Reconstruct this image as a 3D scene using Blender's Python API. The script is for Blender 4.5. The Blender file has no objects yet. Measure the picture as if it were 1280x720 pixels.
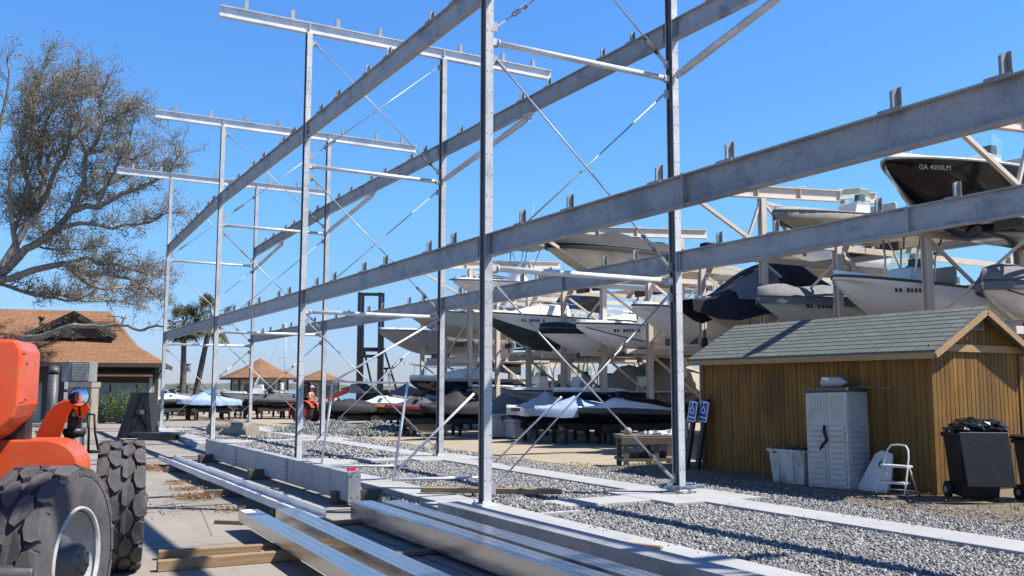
import bpy, bmesh, math, random
import numpy as np
from mathutils import Vector, Matrix, Quaternion, noise
R = math.radians
PI = math.pi
rnd = random.Random(7)
SC = bpy.context.scene
COL = SC.collection

# ---------------------------------------------------------------- camera model used to survey the site
F, PITCH, ROLL, YAW, EYE = 1158.82, .1072, -.0016, .515, 1.6

def ray(px, py):
    a = (px - 640) / F; b = -(py - 360) / F
    cr, sr = math.cos(ROLL), math.sin(ROLL)
    rt = a * cr - b * sr; up = a * sr + b * cr
    cp, sp = math.cos(PITCH), math.sin(PITCH)
    fw = cp - up * sp; z = sp + up * cp
    c, s = math.cos(YAW), math.sin(YAW)
    return Vector((fw * s + rt * c, fw * c - rt * s, z))

def G(px, py, z=0.):
    r = ray(px, py); k = (z - EYE) / r.z
    return Vector((r.x * k, r.y * k, z))

def D(px, py, d):
    r = ray(px, py); k = d / (r.x * math.sin(YAW) + r.y * math.cos(YAW))
    return Vector((r.x * k, r.y * k, EYE + r.z * k))

def PX(px, py, X):
    r = ray(px, py); k = X / r.x
    return Vector((X, r.y * k, EYE + r.z * k))

def PY(px, py, Y):
    r = ray(px, py); k = Y / r.y
    return Vector((r.x * k, Y, EYE + r.z * k))

# ---------------------------------------------------------------- mesh builder
class MB:
    def __init__(s):
        s.v = []; s.f = []; s.m = []; s.sm = []

    def add(s, verts, faces, mi=0, smooth=False):
        o = len(s.v)
        s.v.extend([tuple(p) for p in verts])
        for f in faces:
            s.f.append(tuple(i + o for i in f)); s.m.append(mi); s.sm.append(smooth)
        return s

    def box(s, lo, hi, mi=0):
        (a, b, c), (d, e, f) = lo, hi
        v = [(a, b, c), (d, b, c), (d, e, c), (a, e, c), (a, b, f), (d, b, f), (d, e, f), (a, e, f)]
        return s.add(v, [(0, 3, 2, 1), (4, 5, 6, 7), (0, 1, 5, 4), (1, 2, 6, 5), (2, 3, 7, 6), (3, 0, 4, 7)], mi)

    def obox(s, c, size, rz=0, mi=0, tilt=None):
        M = Matrix.Translation(Vector(c)) @ Matrix.Rotation(rz, 4, 'Z')
        if tilt: M = M @ tilt.to_4x4()
        x, y, z = [q / 2 for q in size]
        v = [M @ Vector(p) for p in [(-x, -y, -z), (x, -y, -z), (x, y, -z), (-x, y, -z), (-x, -y, z), (x, -y, z), (x, y, z), (-x, y, z)]]
        return s.add(v, [(0, 3, 2, 1), (4, 5, 6, 7), (0, 1, 5, 4), (1, 2, 6, 5), (2, 3, 7, 6), (3, 0, 4, 7)], mi)

    def frame(s, p0, p1, up=(0, 0, 1)):
        p0, p1 = Vector(p0), Vector(p1)
        w = (p1 - p0).normalized(); u = Vector(up)
        if abs(w.dot(u)) > .995: u = Vector((0, 1, 0)) if abs(w.y) < .9 else Vector((1, 0, 0))
        x = w.cross(u).normalized(); y = x.cross(w).normalized()
        return p0, p1, x, y

    def extrude(s, poly, p0, p1, up=(0, 0, 1), mi=0, smooth=False, cap=True):
        """polygon (x right, y up) swept from p0 to p1"""
        p0, p1, x, y = s.frame(p0, p1, up)
        n = len(poly)
        v = [p0 + x * a + y * b for a, b in poly] + [p1 + x * a + y * b for a, b in poly]
        f = [(i, (i + 1) % n, n + (i + 1) % n, n + i) for i in range(n)]
        s.add(v, f, mi, smooth)
        if cap:
            s.add(v, [tuple(range(n - 1, -1, -1)), tuple(range(n, 2 * n))], mi)
        return s

    def bar(s, p0, p1, w, h, up=(0, 0, 1), mi=0):
        w /= 2; h /= 2
        return s.extrude([(-w, -h), (w, -h), (w, h), (-w, h)], p0, p1, up, mi)

    def tube(s, p0, p1, r, n=8, r2=None, mi=0, cap=True):
        r2 = r if r2 is None else r2
        p0, p1, x, y = s.frame(p0, p1)
        cs = [(math.cos(2 * PI * i / n), math.sin(2 * PI * i / n)) for i in range(n)]
        v = [p0 + x * a * r + y * b * r for a, b in cs] + [p1 + x * a * r2 + y * b * r2 for a, b in cs]
        s.add(v, [(i, (i + 1) % n, n + (i + 1) % n, n + i) for i in range(n)], mi, True)
        if cap: s.add(v, [tuple(range(n - 1, -1, -1)), tuple(range(n, 2 * n))], mi)
        return s

    def path(s, pts, rad, n=6, mi=0, cap=True):
        pts = [Vector(p) for p in pts]; m = len(pts)
        rr = rad if isinstance(rad, (list, tuple)) else [rad] * m
        up = Vector((0, 0, 1)); rings = []; px = None
        for i, p in enumerate(pts):
            t = (pts[min(i + 1, m - 1)] - pts[max(i - 1, 0)]).normalized()
            if px is None:
                u = up if abs(t.z) < .95 else Vector((1, 0, 0))
                px = t.cross(u).normalized()
            px = (px - t * px.dot(t)).normalized()
            py = px.cross(t)
            rings.append([p + px * math.cos(2 * PI * k / n) * rr[i] + py * math.sin(2 * PI * k / n) * rr[i] for k in range(n)])
        v = [q for r_ in rings for q in r_]
        f = [(i * n + k, i * n + (k + 1) % n, (i + 1) * n + (k + 1) % n, (i + 1) * n + k) for i in range(m - 1) for k in range(n)]
        s.add(v, f, mi, True)
        if cap: s.add(v, [tuple(range(n - 1, -1, -1)), tuple(range((m - 1) * n, m * n))], mi)
        return s

    def loft(s, secs, mi=0, closed=False, smooth=True, caps=False, bands=None):
        n = len(secs[0]); v = [p for q in secs for p in q]
        K = n if closed else n - 1
        for i in range(len(secs) - 1):
            for k in range(K):
                a, b = i * n + k, i * n + (k + 1) % n
                s.f.append(tuple(x + len(s.v) for x in (a, b, b + n, a + n)))
                s.m.append(bands[k] if bands else mi); s.sm.append(smooth)
        s.v.extend([tuple(p) for p in v])
        if caps:
            s.add(secs[0], [tuple(range(n))], mi); s.add(secs[-1], [tuple(range(n - 1, -1, -1))], mi)
        return s

    def lathe(s, prof, n=24, M=None, mi=0, smooth=True, bands=None):
        """profile (r, z) about local z"""
        M = M or Matrix()
        secs = []
        for k in range(n + 1):
            a = 2 * PI * k / n
            secs.append([M @ Vector((r * math.cos(a), r * math.sin(a), z)) for r, z in prof])
        return s.loft(secs, mi, smooth=smooth, bands=bands)

    def prism(s, poly, thick, M=None, mi=0):
        """poly in local xz plane, thickness along y"""
        M = M or Matrix(); n = len(poly); t = thick / 2
        v = [M @ Vector((a, -t, b)) for a, b in poly] + [M @ Vector((a, t, b)) for a, b in poly]
        f = [(i, (i + 1) % n, n + (i + 1) % n, n + i) for i in range(n)]
        return s.add(v, f + [tuple(range(n - 1, -1, -1)), tuple(range(n, 2 * n))], mi)

    def ball(s, c, r, mi=0, nu=10, nv=7, sq=(1, 1, 1)):
        c = Vector(c); secs = []
        for i in range(nu + 1):
            a = 2 * PI * i / nu
            secs.append([c + Vector((r * sq[0] * math.sin(PI * j / nv) * math.cos(a), r * sq[1] * math.sin(PI * j / nv) * math.sin(a), r * sq[2] * math.cos(PI * j / nv))) for j in range(nv + 1)])
        return s.loft(secs, mi)

    def build(s, name, mats, parent=None, bevel=0, fix=True, label=None):
        me = bpy.data.meshes.new(name)
        me.from_pydata(s.v, [], s.f)
        for m in (mats if isinstance(mats, (list, tuple)) else [mats]): me.materials.append(m)
        me.polygons.foreach_set('material_index', s.m)
        me.polygons.foreach_set('use_smooth', s.sm)
        if fix:
            bm = bmesh.new(); bm.from_mesh(me)
            bmesh.ops.remove_doubles(bm, verts=bm.verts, dist=1e-5)
            bmesh.ops.recalc_face_normals(bm, faces=bm.faces)
            bm.to_mesh(me); bm.free()
        me.update()
        o = bpy.data.objects.new(name, me); COL.objects.link(o)
        if parent is not None: o.parent = parent
        if bevel:
            b = o.modifiers.new('bevel', 'BEVEL'); b.width = bevel; b.segments = 2; b.limit_method = 'ANGLE'; b.angle_limit = R(40)
        if label: o['label'] = label
        return o

def tag(o, label=None, cat=None, group=None, kind=None):
    if label: o['label'] = label
    if cat: o['category'] = cat
    if group: o['group'] = group
    if kind: o['kind'] = kind
    return o

def thing(name, label, cat, loc=(0, 0, 0), rz=0, group=None):
    o = bpy.data.objects.new(name, None); COL.objects.link(o)
    o.location = loc; o.rotation_euler = (0, 0, rz); o.empty_display_size = .2
    return tag(o, label, cat, group)

KIDS = {}
def copy_tree(o, parent=None):
    c = o.copy(); COL.objects.link(c)
    if parent is not None: c.parent = parent
    for ch in o.children: copy_tree(ch, c)
    return c

def text_mesh(name, body, size, mat, parent, M, extrude=.002, bold=0, align='CENTER'):
    cu = bpy.data.curves.new(name, 'FONT'); cu.body = body; cu.size = size; cu.extrude = extrude
    cu.align_x = align; cu.align_y = 'CENTER'; cu.offset = bold
    t = bpy.data.objects.new(name, cu); COL.objects.link(t)
    dg = bpy.context.evaluated_depsgraph_get()
    me = bpy.data.meshes.new_from_object(t.evaluated_get(dg))
    bpy.data.objects.remove(t)
    me.transform(M); me.materials.clear(); me.materials.append(mat)
    for p in me.polygons: p.material_index = 0
    o = bpy.data.objects.new(name, me); COL.objects.link(o)
    if parent is not None: o.parent = parent
    return o

# ---------------------------------------------------------------- materials
class NT:
    def __init__(s, name):
        s.mat = bpy.data.materials.new(name); s.mat.use_nodes = True
        s.t = s.mat.node_tree; s.b = s.t.nodes['Principled BSDF']
        s.geo = s.t.nodes.new('ShaderNodeNewGeometry')
        s.tc = s.t.nodes.new('ShaderNodeTexCoord')
    def n(s, kind, **kw):
        x = s.t.nodes.new(kind)
        for k, v in kw.items():
            if k.startswith('_'): setattr(x, k[1:], v)
            else: x.inputs[k.replace('__', ' ')].default_value = v
        return x
    def l(s, a, b): s.t.links.new(a, b)
    def pos(s, obj=False, scale=(1, 1, 1), rot=(0, 0, 0)):
        m = s.n('ShaderNodeMapping'); m.inputs['Scale'].default_value = scale; m.inputs['Rotation'].default_value = rot
        s.l(s.tc.outputs['Object'] if obj else s.geo.outputs['Position'], m.inputs['Vector'])
        return m.outputs[0]
    def noise(s, scale, vec=None, detail=4, rough=.55, dist=0):
        x = s.n('ShaderNodeTexNoise', Scale=scale, Detail=detail, Roughness=rough, Distortion=dist)
        s.l(vec or s.geo.outputs['Position'], x.inputs['Vector'])
        return x.outputs['Fac']
    def voro(s, scale, vec=None, feat='F1', out='Distance', rand=1):
        x = s.n('ShaderNodeTexVoronoi', _feature=feat, Scale=scale, Randomness=rand)
        s.l(vec or s.geo.outputs['Position'], x.inputs['Vector'])
        return x.outputs[out]
    def ramp(s, fac, stops, interp='LINEAR'):
        x = s.n('ShaderNodeValToRGB'); e = x.color_ramp.elements; x.color_ramp.interpolation = interp
        while len(e) < len(stops): e.new(.5)
        for i, (p, c) in enumerate(stops):
            e[i].position = p
            e[i].color = (c, c, c, 1) if not isinstance(c, tuple) else (*c[:3], 1)
        s.l(fac, x.inputs['Fac']); return x.outputs['Color']
    def mix(s, fac, a, b, mode='MIX'):
        x = s.n('ShaderNodeMix', _data_type='RGBA', _blend_type=mode)
        for sock, v in ((x.inputs[0], fac), (x.inputs[6], a), (x.inputs[7], b)):
            if isinstance(v, (int, float)): sock.default_value = v
            elif isinstance(v, tuple): sock.default_value = (*v[:3], 1)
            else: s.l(v, sock)
        return x.outputs[2]
    def math(s, op, a, b=None, c=None, clamp=False):
        x = s.n('ShaderNodeMath', _operation=op, _use_clamp=clamp)
        for i, v in enumerate((a, b, c)):
            if v is None: continue
            if isinstance(v, (int, float)): x.inputs[i].default_value = v
            else: s.l(v, x.inputs[i])
        return x.outputs[0]
    def sep(s, v):
        x = s.n('ShaderNodeSeparateXYZ'); s.l(v, x.inputs[0]); return x.outputs
    def bump(s, h, strength=.3, dist=.02):
        x = s.n('ShaderNodeBump', Strength=strength, Distance=dist); s.l(h, x.inputs['Height'])
        s.l(x.outputs[0], s.b.inputs['Normal']); return x
    def out(s, color=None, rough=None, metal=None, spec=None):
        for k, v in (('Base Color', color), ('Roughness', rough), ('Metallic', metal), ('Specular IOR Level', spec)):
            if v is None: continue
            if isinstance(v, (int, float)): s.b.inputs[k].default_value = v
            elif isinstance(v, tuple): s.b.inputs[k].default_value = (*v[:3], 1)
            else: s.l(v, s.b.inputs[k])
        return s.mat

def plain(name, col, rough=.5, metal=0, var=.12, scale=6, bump=0, spec=.5, coat=0):
    """solid paint / plastic / cloth with a little dirt and tonal variation"""
    n = NT(name)
    f = n.noise(scale, n.pos(True), 5, .6)
    lo = tuple(max(0, c * (1 - var)) for c in col); hi = tuple(min(1, c * (1 + var)) for c in col)
    c = n.ramp(f, [(.3, lo), (.7, hi)])
    g = n.noise(scale * 7, n.pos(True), 3)
    rr = n.ramp(g, [(.3, max(.03, rough - .08)), (.7, min(1, rough + .1))])
    if bump: n.bump(g, bump, .01)
    if coat: n.b.inputs['Coat Weight'].default_value = coat; n.b.inputs['Coat Roughness'].default_value = .08
    return n.out(c, rr, metal, spec)

M = {}
def galv(name, base, dark, rough, metal, stain=.5, sc=1.):
    n = NT(name)
    p = n.pos()
    sp = n.voro(38 * sc, p, out='Color')
    sv = n.math('MULTIPLY', n.sep(sp)[0], .16)
    cloud = n.noise(1.7 * sc, p, 6, .62, .4)
    c = n.ramp(cloud, [(.34, dark), (.5, base), (.72, tuple(min(1, x * 1.16) for x in base))])
    blot = n.noise(3.1 * sc, n.pos(scale=(1, .7, 1.6)), 7, .7, .9)
    bm = n.ramp(blot, [(.60, 0.), (.70, 1.)])
    c = n.mix(n.math('MULTIPLY', bm, stain), c, tuple(x * .42 for x in base))
    white = n.ramp(n.noise(9 * sc, n.pos(scale=(1, 1, .35)), 5, .7), [(.62, 0.), (.78, 1.)])
    c = n.mix(n.math('MULTIPLY', white, .25), c, (.62, .63, .63))
    drip = n.ramp(n.noise(7, n.pos(scale=(4, 4, .22)), 5, .65), [(.58, 0.), (.75, .45)])
    c = n.mix(drip, c, tuple(x * .5 for x in dark))
    hsv = n.n('ShaderNodeHueSaturation'); n.l(c, hsv.inputs['Color'])
    oi = n.n('ShaderNodeObjectInfo')
    n.l(n.math('ADD', n.math('ADD', sv, .80), n.math('MULTIPLY', oi.outputs['Random'], .24)), hsv.inputs['Value'])
    rr = n.ramp(cloud, [(.3, rough - .08), (.7, rough + .14)])
    n.bump(n.noise(60 * sc, p, 3), .05, .004)
    return n.out(hsv.outputs[0], rr, metal)
M['galv'] = galv('galvanized_steel', (.27, .275, .28), (.18, .185, .19), .5, .3)
M['galv_col'] = galv('galvanized_column_steel', (.47, .475, .47), (.36, .365, .365), .5, .1, .3)
M['galv_pipe'] = galv('galvanized_pipe', (.60, .605, .61), (.48, .485, .49), .4, .2, .12)
M['galv_rod'] = plain('galvanized_rod', (.36, .365, .37), .42, .4)
M['galv_old'] = galv('weathered_galvanized_girder', (.315, .32, .325), (.19, .195, .203), .5, .2, .75, 1.1)

def new_steel():
    n = NT('new_galvanized_sheet'); p = n.pos(scale=(1, 1, 1))
    s = n.noise(5, n.pos(scale=(9, .35, 4)), 5, .6)
    c = n.ramp(s, [(.3, (.46, .47, .48)), (.7, (.60, .61, .62))])
    dirt = n.ramp(n.noise(2.6, n.pos(scale=(2.5, .5, 1)), 5, .6), [(.58, 0.), (.8, .35)])
    c = n.mix(dirt, c, (.27, .27, .27))
    rr = n.ramp(s, [(.3, .2), (.7, .33)])
    n.bump(n.noise(7, n.pos(scale=(5, .12, 2)), 2), .03, .01)
    return n.out(c, rr, .94)
M['new_steel'] = new_steel()
M['galv_web_shade'] = galv('column_web_painted_shade', (.085, .088, .092), (.055, .057, .06), .6, .2, .2)  # same steel, colour darkened to paint in the shade on the column's recessed side
M['bolt'] = plain('bolt_steel', (.11, .11, .115), .5, .5)

def concrete(name, a, b, sc=1., stain=(.25, .24, .22)):
    n = NT(name); p = n.pos()
    f = n.noise(.9 * sc, p, 7, .65, .3); g = n.noise(40 * sc, p, 4, .7)
    c = n.ramp(f, [(.3, a), (.7, b)])
    c = n.mix(.25, c, n.ramp(g, [(.3, tuple(x * .72 for x in a)), (.7, b)]))
    st = n.ramp(n.noise(1.6 * sc, n.pos(scale=(1, .5, 1)), 8, .72, 1.4), [(.52, 0.), (.70, .6)])
    c = n.mix(st, c, stain)
    n.bump(g, .25, .006)
    return n.out(c, .88, 0, .25)
M['concrete'] = concrete('pale_concrete', (.29, .29, .285), (.37, .37, .365), 1., (.22, .215, .205))
M['concrete_old'] = concrete('old_concrete', (.2, .18, .155), (.27, .25, .215))

def wood(name, a, b, axis=0, sc=1., rough=.75):
    n = NT(name)
    s = [26, 26, 26]; s[axis] = 1.6
    f = n.noise(1.2 * sc, n.pos(True, tuple(s)), 6, .65, .8)
    c = n.ramp(f, [(.28, a), (.72, b)])
    k = n.ramp(n.noise(3.3 * sc, n.pos(True), 5, .6), [(.6, 0.), (.8, .5)])
    c = n.mix(k, c, tuple(x * .5 for x in a))
    n.bump(f, .25, .004)
    return n.out(c, rough, 0, .3)
M['timber'] = wood('pale_timber', (.19, .12, .065), (.33, .225, .125))
M['timber_grey'] = wood('weathered_timber', (.10, .08, .06), (.19, .155, .12))
M['timber_dark'] = wood('dark_timber', (.05, .042, .035), (.12, .10, .08))

def shingle(name, a, b, c3, ax, sc):
    """courses of tabs; ax = (direction across the slope in object x/y)"""
    n = NT(name)
    br = n.n('ShaderNodeTexBrick', Scale=1., Mortar__Size=.012, Bias=0.)
    br.inputs['Brick Width'].default_value = .34; br.inputs['Row Height'].default_value = .145
    br.offset = .5; br.inputs['Color1'].default_value = (*a, 1); br.inputs['Color2'].default_value = (*b, 1); br.inputs['Mortar'].default_value = (*[x * .35 for x in a], 1)
    uv = n.t.nodes.new('ShaderNodeUVMap'); mp = n.n('ShaderNodeMapping'); mp.inputs['Scale'].default_value = (sc, sc, sc)
    n.l(uv.outputs[0], mp.inputs['Vector']); n.l(mp.outputs[0], br.inputs['Vector'])
    g = n.noise(70, n.pos(), 3, .7); h = n.noise(.8, n.pos(), 5, .6)
    c = n.mix(n.ramp(g, [(.35, 0.), (.7, .55)]), br.outputs['Color'], c3)
    c = n.mix(n.ramp(h, [(.4, 0.), (.75, .35)]), c, tuple(x * .6 for x in a))
    n.bump(br.outputs['Fac'], -.5, .012)
    return n.out(c, .9, 0, .2)
M['shingle_green'] = shingle('grey_green_shingle', (.128, .142, .130), (.088, .101, .091), (.21, .225, .207), 0, 1.)
M['shingle_brown'] = shingle('brown_shingle', (.235, .122, .066), (.165, .082, .043), (.30, .175, .104), 0, .55)

def shed_wood():
    n = NT('amber_stained_siding')
    f = n.noise(1.5, n.pos(scale=(9, 9, .55)), 6, .65, .6)
    c = n.ramp(f, [(.25, (.115, .049, .009)), (.5, (.225, .108, .018)), (.78, (.34, .178, .032))])
    w = n.ramp(n.noise(1.1, n.pos(scale=(1, 1, .5)), 6, .65), [(.40, 0.), (.66, .8)])
    c = n.mix(w, c, (.095, .046, .016))
    ol = n.ramp(n.noise(.8, n.pos(scale=(1, 1.6, .35)), 5, .6, .6), [(.45, 0.), (.7, .7)])
    c = n.mix(ol, c, (.135, .088, .022))
    P_ = n.sep(n.geo.outputs['Position'])
    bi = n.math('FLOOR', n.math('MULTIPLY', n.math('ADD', P_[0], P_[1]), 9.843))
    wn = n.n('ShaderNodeTexWhiteNoise', _noise_dimensions='1D'); n.l(bi, wn.inputs['W'])
    hv = n.n('ShaderNodeHueSaturation'); n.l(c, hv.inputs['Color']); n.l(n.math('ADD', n.math('MULTIPLY', wn.outputs['Value'], .34), .78), hv.inputs['Value'])
    c = hv.outputs[0]
    kn = n.ramp(n.voro(2.3, n.pos(scale=(3, 3, .8))), [(.05, 1.), (.09, 0.)])
    c = n.mix(n.math('MULTIPLY', kn, .7), c, (.05, .022, .008))
    z = P_[2]
    gr = n.math('SUBTRACT', 1.0, n.math('MULTIPLY', z, .75), clamp=True)
    mold = n.math('MULTIPLY', gr, n.ramp(n.noise(1.6, n.pos(scale=(1.2, 1.2, .7)), 6, .7), [(.45, 0.), (.7, .85)]))
    c = n.mix(mold, c, (.045, .042, .028))
    n.bump(f, .25, .005)
    return n.out(c, .7, 0, .3)
M['shed_wood'] = shed_wood()
M['shed_trim'] = wood('pale_trim_board', (.27, .165, .07), (.40, .27, .135), 1)

def rack_paint():
    n = NT('beige_rack_paint'); p = n.pos()
    c = n.ramp(n.noise(1.3, p, 6, .6), [(.3, (.52, .44, .355)), (.7, (.64, .56, .47))])
    rust = n.ramp(n.noise(5, n.pos(scale=(1, 1, .35)), 7, .7), [(.63, 0.), (.74, .7)])
    return n.out(n.mix(rust, c, (.24, .15, .09)), .6)
M['rack'] = rack_paint()

M['black'] = plain('black_plastic', (.009, .009, .01), .5, 0, .3, spec=.3)
M['black_matte'] = plain('black_rubber_matte', (.02, .02, .021), .8, 0, .3)
M['black_steel'] = plain('black_painted_steel', (.02, .02, .022), .5, 0, .4, bump=.1)
M['dark_grey'] = plain('dark_grey_plastic', (.06, .062, .065), .5)
M['grey'] = plain('grey_plastic', (.2, .205, .205), .55)
M['light_grey'] = plain('light_grey_plastic', (.39, .385, .36), .5)
M['white'] = plain('white_gelcoat', (.78, .77, .74), .25, 0, .08, 2.2, coat=.2)
M['white_rough'] = plain('white_painted_metal', (.5, .505, .505), .45, 0, .08)
M['cream'] = plain('cream_gelcoat', (.56, .51, .41), .35, 0, .1, 3)
M['pale_green'] = plain('pale_green_gelcoat', (.46, .55, .52), .25, 0, .06, 3, coat=.3)
M['navy'] = plain('navy_gelcoat', (.012, .016, .035), .15, 0, .2, coat=.4)
M['black_gel'] = plain('black_gelcoat', (.006, .006, .008), .18, 0, .2, spec=.3, coat=.12)
M['bottom'] = plain('dark_antifouling', (.03, .05, .05), .7, 0, .5, 2)
M['bottom_tan'] = plain('stained_hull_bottom', (.42, .36, .28), .55, 0, .25, 1.6)
M['canvas_navy'] = plain('navy_canvas', (.012, .013, .02), .85, 0, .25, bump=.2)
M['canvas_grey'] = plain('grey_canvas', (.16, .16, .158), .9, 0, .2, bump=.2)
M['canvas_light'] = plain('light_grey_canvas', (.40, .40, .40), .9, 0, .12, bump=.2)
M['canvas_tan'] = plain('tan_canvas', (.29, .255, .205), .9, 0, .18, bump=.2)
M['canvas_blue'] = plain('pale_blue_canvas', (.24, .32, .47), .85, 0, .12, bump=.2)
M['canvas_black'] = plain('black_canvas', (.016, .016, .018), .8, 0, .3, bump=.2)
M['orange'] = plain('orange_paint', (.62, .075, .014), .32, 0, .08, 2.5, coat=.3)
M['tractor_orange'] = plain('red_orange_paint', (.62, .06, .02), .35, 0, .12)
M['red'] = plain('red_paint', (.42, .02, .03), .35)
M['hivis'] = plain('orange_stripe_paint', (.75, .22, .05), .5)
M['blue'] = plain('blue_sign_face', (.012, .05, .30), .4, 0, .1)
M['sign_white'] = plain('white_sign_paint', (.8, .8, .8), .5, 0, .04)
M['navy_paint'] = plain('navy_post_paint', (.02, .03, .055), .55, 0, .3)
M['lettering'] = plain('dark_lettering', (.02, .02, .03), .5)
M['alu'] = plain('brushed_aluminium', (.72, .73, .74), .35, .7, .08)
M['chrome'] = plain('bright_metal', (.75, .75, .76), .15, 1.)
def dusty_orange():
    n = NT('dusty_orange_paint')
    f = n.noise(2.5, n.pos(True), 4); c = n.ramp(f, [(.3, (.57, .066, .012)), (.7, (.66, .085, .017))])
    d = n.ramp(n.noise(5, n.pos(True), 8, .72, .6), [(.5, 0.), (.72, .5)])
    c = n.mix(d, c, (.30, .16, .09))
    k = n.ramp(n.noise(60, n.pos(True, (1, 1, .12)), 3, .6), [(.68, 0.), (.72, .7)])
    c = n.mix(k, c, (.30, .10, .05))
    n.bump(n.noise(30, n.pos(True), 3), .03, .004)
    n.b.inputs['Coat Weight'].default_value = .15
    return n.out(c, n.ramp(d, [(0., .33), (1., .8)]), 0)
M['orange'] = dusty_orange()
M['rim_grey'] = plain('dusty_rim_paint', (.36, .355, .34), .6, 0, .3, 9, bump=.1)
M['skin'] = plain('tanned_skin', (.42, .22, .14), .55, 0, .12)
M['cloth_red'] = plain('red_brown_cloth', (.28, .07, .04), .9)
M['cap'] = plain('pale_cap', (.55, .56, .57), .8)
M['foam'] = plain('grey_foam', (.35, .36, .37), .8)
M['wall_dark'] = wood('dark_brown_board', (.045, .036, .03), (.085, .07, .058), 2)
M['wall_grey'] = plain('grey_green_board_wall', (.30, .305, .265), .8, 0, .2, 2)
M['rust'] = plain('rusty_steel', (.20, .085, .035), .8, 0, .4)
M['brick'] = concrete('pale_stone', (.24, .2, .155), (.33, .28, .23), 2.)
M['rope'] = plain('blue_grey_cable', (.12, .17, .24), .6)

def glass(name, tint, rough=.03):
    n = NT(name); n.b.inputs['Transmission Weight'].default_value = 0
    f = n.noise(2, n.pos(True), 3)
    return n.out(n.ramp(f, [(.3, tuple(x * .8 for x in tint)), (.7, tint)]), rough, 0, .8)
M['glass_dark'] = glass('dark_window_glass', (.02, .025, .03))
def clear_glass():
    n = NT('green_acrylic'); n.b.inputs['Transmission Weight'].default_value = .85
    n.b.inputs['IOR'].default_value = 1.1
    f = n.noise(2, n.pos(True), 3)
    return n.out(n.ramp(f, [(.3, (.55, .75, .70)), (.7, (.62, .82, .77))]), .05)
M['acrylic'] = clear_glass()

def mirror_mat():
    n = NT('mirror_glass')
    return n.out(n.ramp(n.noise(3, n.pos(True), 2), [(.3, (.8, .8, .8)), (.7, (.86, .86, .86))]), .03, 1.)
M['mirror'] = mirror_mat()

def tyre_mat():
    n = NT('dusty_tyre_rubber'); p = n.pos()
    c = n.ramp(n.noise(6, p, 6, .65), [(.3, (.045, .042, .043)), (.7, (.095, .088, .088))])
    d = n.ramp(n.noise(60, p, 4, .8), [(.55, 0.), (.75, .35)])
    n.bump(n.noise(90, p, 3), .2, .003)
    return n.out(n.mix(d, c, (.2, .19, .18)), .85, 0, .3)
M['tyre'] = tyre_mat()

def bark(name, a, b, sc=6):
    n = NT(name)
    f = n.noise(sc, n.pos(scale=(1, 1, .4)), 7, .7, .5)
    n.bump(f, .6, .03)
    return n.out(n.ramp(f, [(.3, a), (.7, b)]), .95, 0, .2)
M['oak_bark'] = bark('oak_bark', (.085, .075, .064), (.30, .28, .25))
M['palm_bark'] = bark('palm_bark', (.06, .052, .045), (.17, .15, .13), 9)

def leaf(name, stops):
    n = NT(name)
    c = n.ramp(n.geo.outputs['Random Per Island'], stops)
    n.b.inputs['Subsurface Weight'].default_value = 0
    tr = n.n('ShaderNodeBsdfTranslucent'); n.l(c, tr.inputs['Color'])
    ms = n.n('ShaderNodeMixShader'); ms.inputs[0].default_value = .25
    out = n.t.nodes['Material Output']
    n.l(n.b.outputs[0], ms.inputs[1]); n.l(tr.outputs[0], ms.inputs[2]); n.l(ms.outputs[0], out.inputs['Surface'])
    return n.out(c, .75, 0, .25)
M['oak_leaf'] = leaf('sparse_oak_leaf', [(0, (.10, .085, .045)), (.3, (.21, .17, .09)), (.6, (.32, .255, .15)), (.8, (.18, .155, .07)), (1, (.44, .36, .23))])
M['palm_leaf'] = leaf('palm_leaf', [(0, (.035, .05, .018)), (.5, (.08, .10, .035)), (.8, (.12, .12, .05)), (1, (.22, .17, .08))])
M['hedge_leaf'] = leaf('hedge_leaf', [(0, (.03, .06, .016)), (.6, (.085, .15, .035)), (1, (.17, .25, .07))])
M['dry_leaf'] = leaf('dry_leaf', [(0, (.16, .075, .035)), (.5, (.28, .15, .07)), (1, (.40, .27, .15))])
M['weed'] = leaf('weed_leaf', [(0, (.05, .11, .02)), (1, (.16, .24, .05))])

def stone_mat(name, stops):
    n = NT(name)
    c = n.ramp(n.geo.outputs['Random Per Island'], stops)
    g = n.noise(120, n.pos(), 3, .7)
    c = n.mix(n.ramp(g, [(.35, 0.), (.7, .3)]), c, (.12, .12, .125))
    return n.out(c, .85, 0, .3)
M['stone'] = stone_mat('crushed_granite', [(0, (.09, .088, .086)), (.3, (.16, .157, .152)), (.62, (.245, .24, .232)), (.85, (.33, .322, .308)), (1, (.43, .415, .39))])
M['stone_pile'] = stone_mat('grey_green_crushed_stone', [(0, (.075, .085, .078)), (.4, (.14, .155, .143)), (.8, (.23, .24, .225)), (1, (.33, .335, .32))])
# ---------------------------------------------------------------- setting
ZG = -.12                                    # yard level; the tops of the concrete strips are z = 0
def sstep(a, b, x):
    t = min(1, max(0, (x - a) / (b - a))); return t * t * (3 - 2 * t)
def gz(x, y):
    z = ZG + .17 * sstep(10.3, 11.7, x) * (1 - sstep(15.2, 17.2, y))
    if x < 11.2: z = max(z, ZG + .055 * sstep(6.2, 6.5, x) * (1 - sstep(10.6, 11.2, x)) * (1 - sstep(39, 42, y)))
    return z

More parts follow.
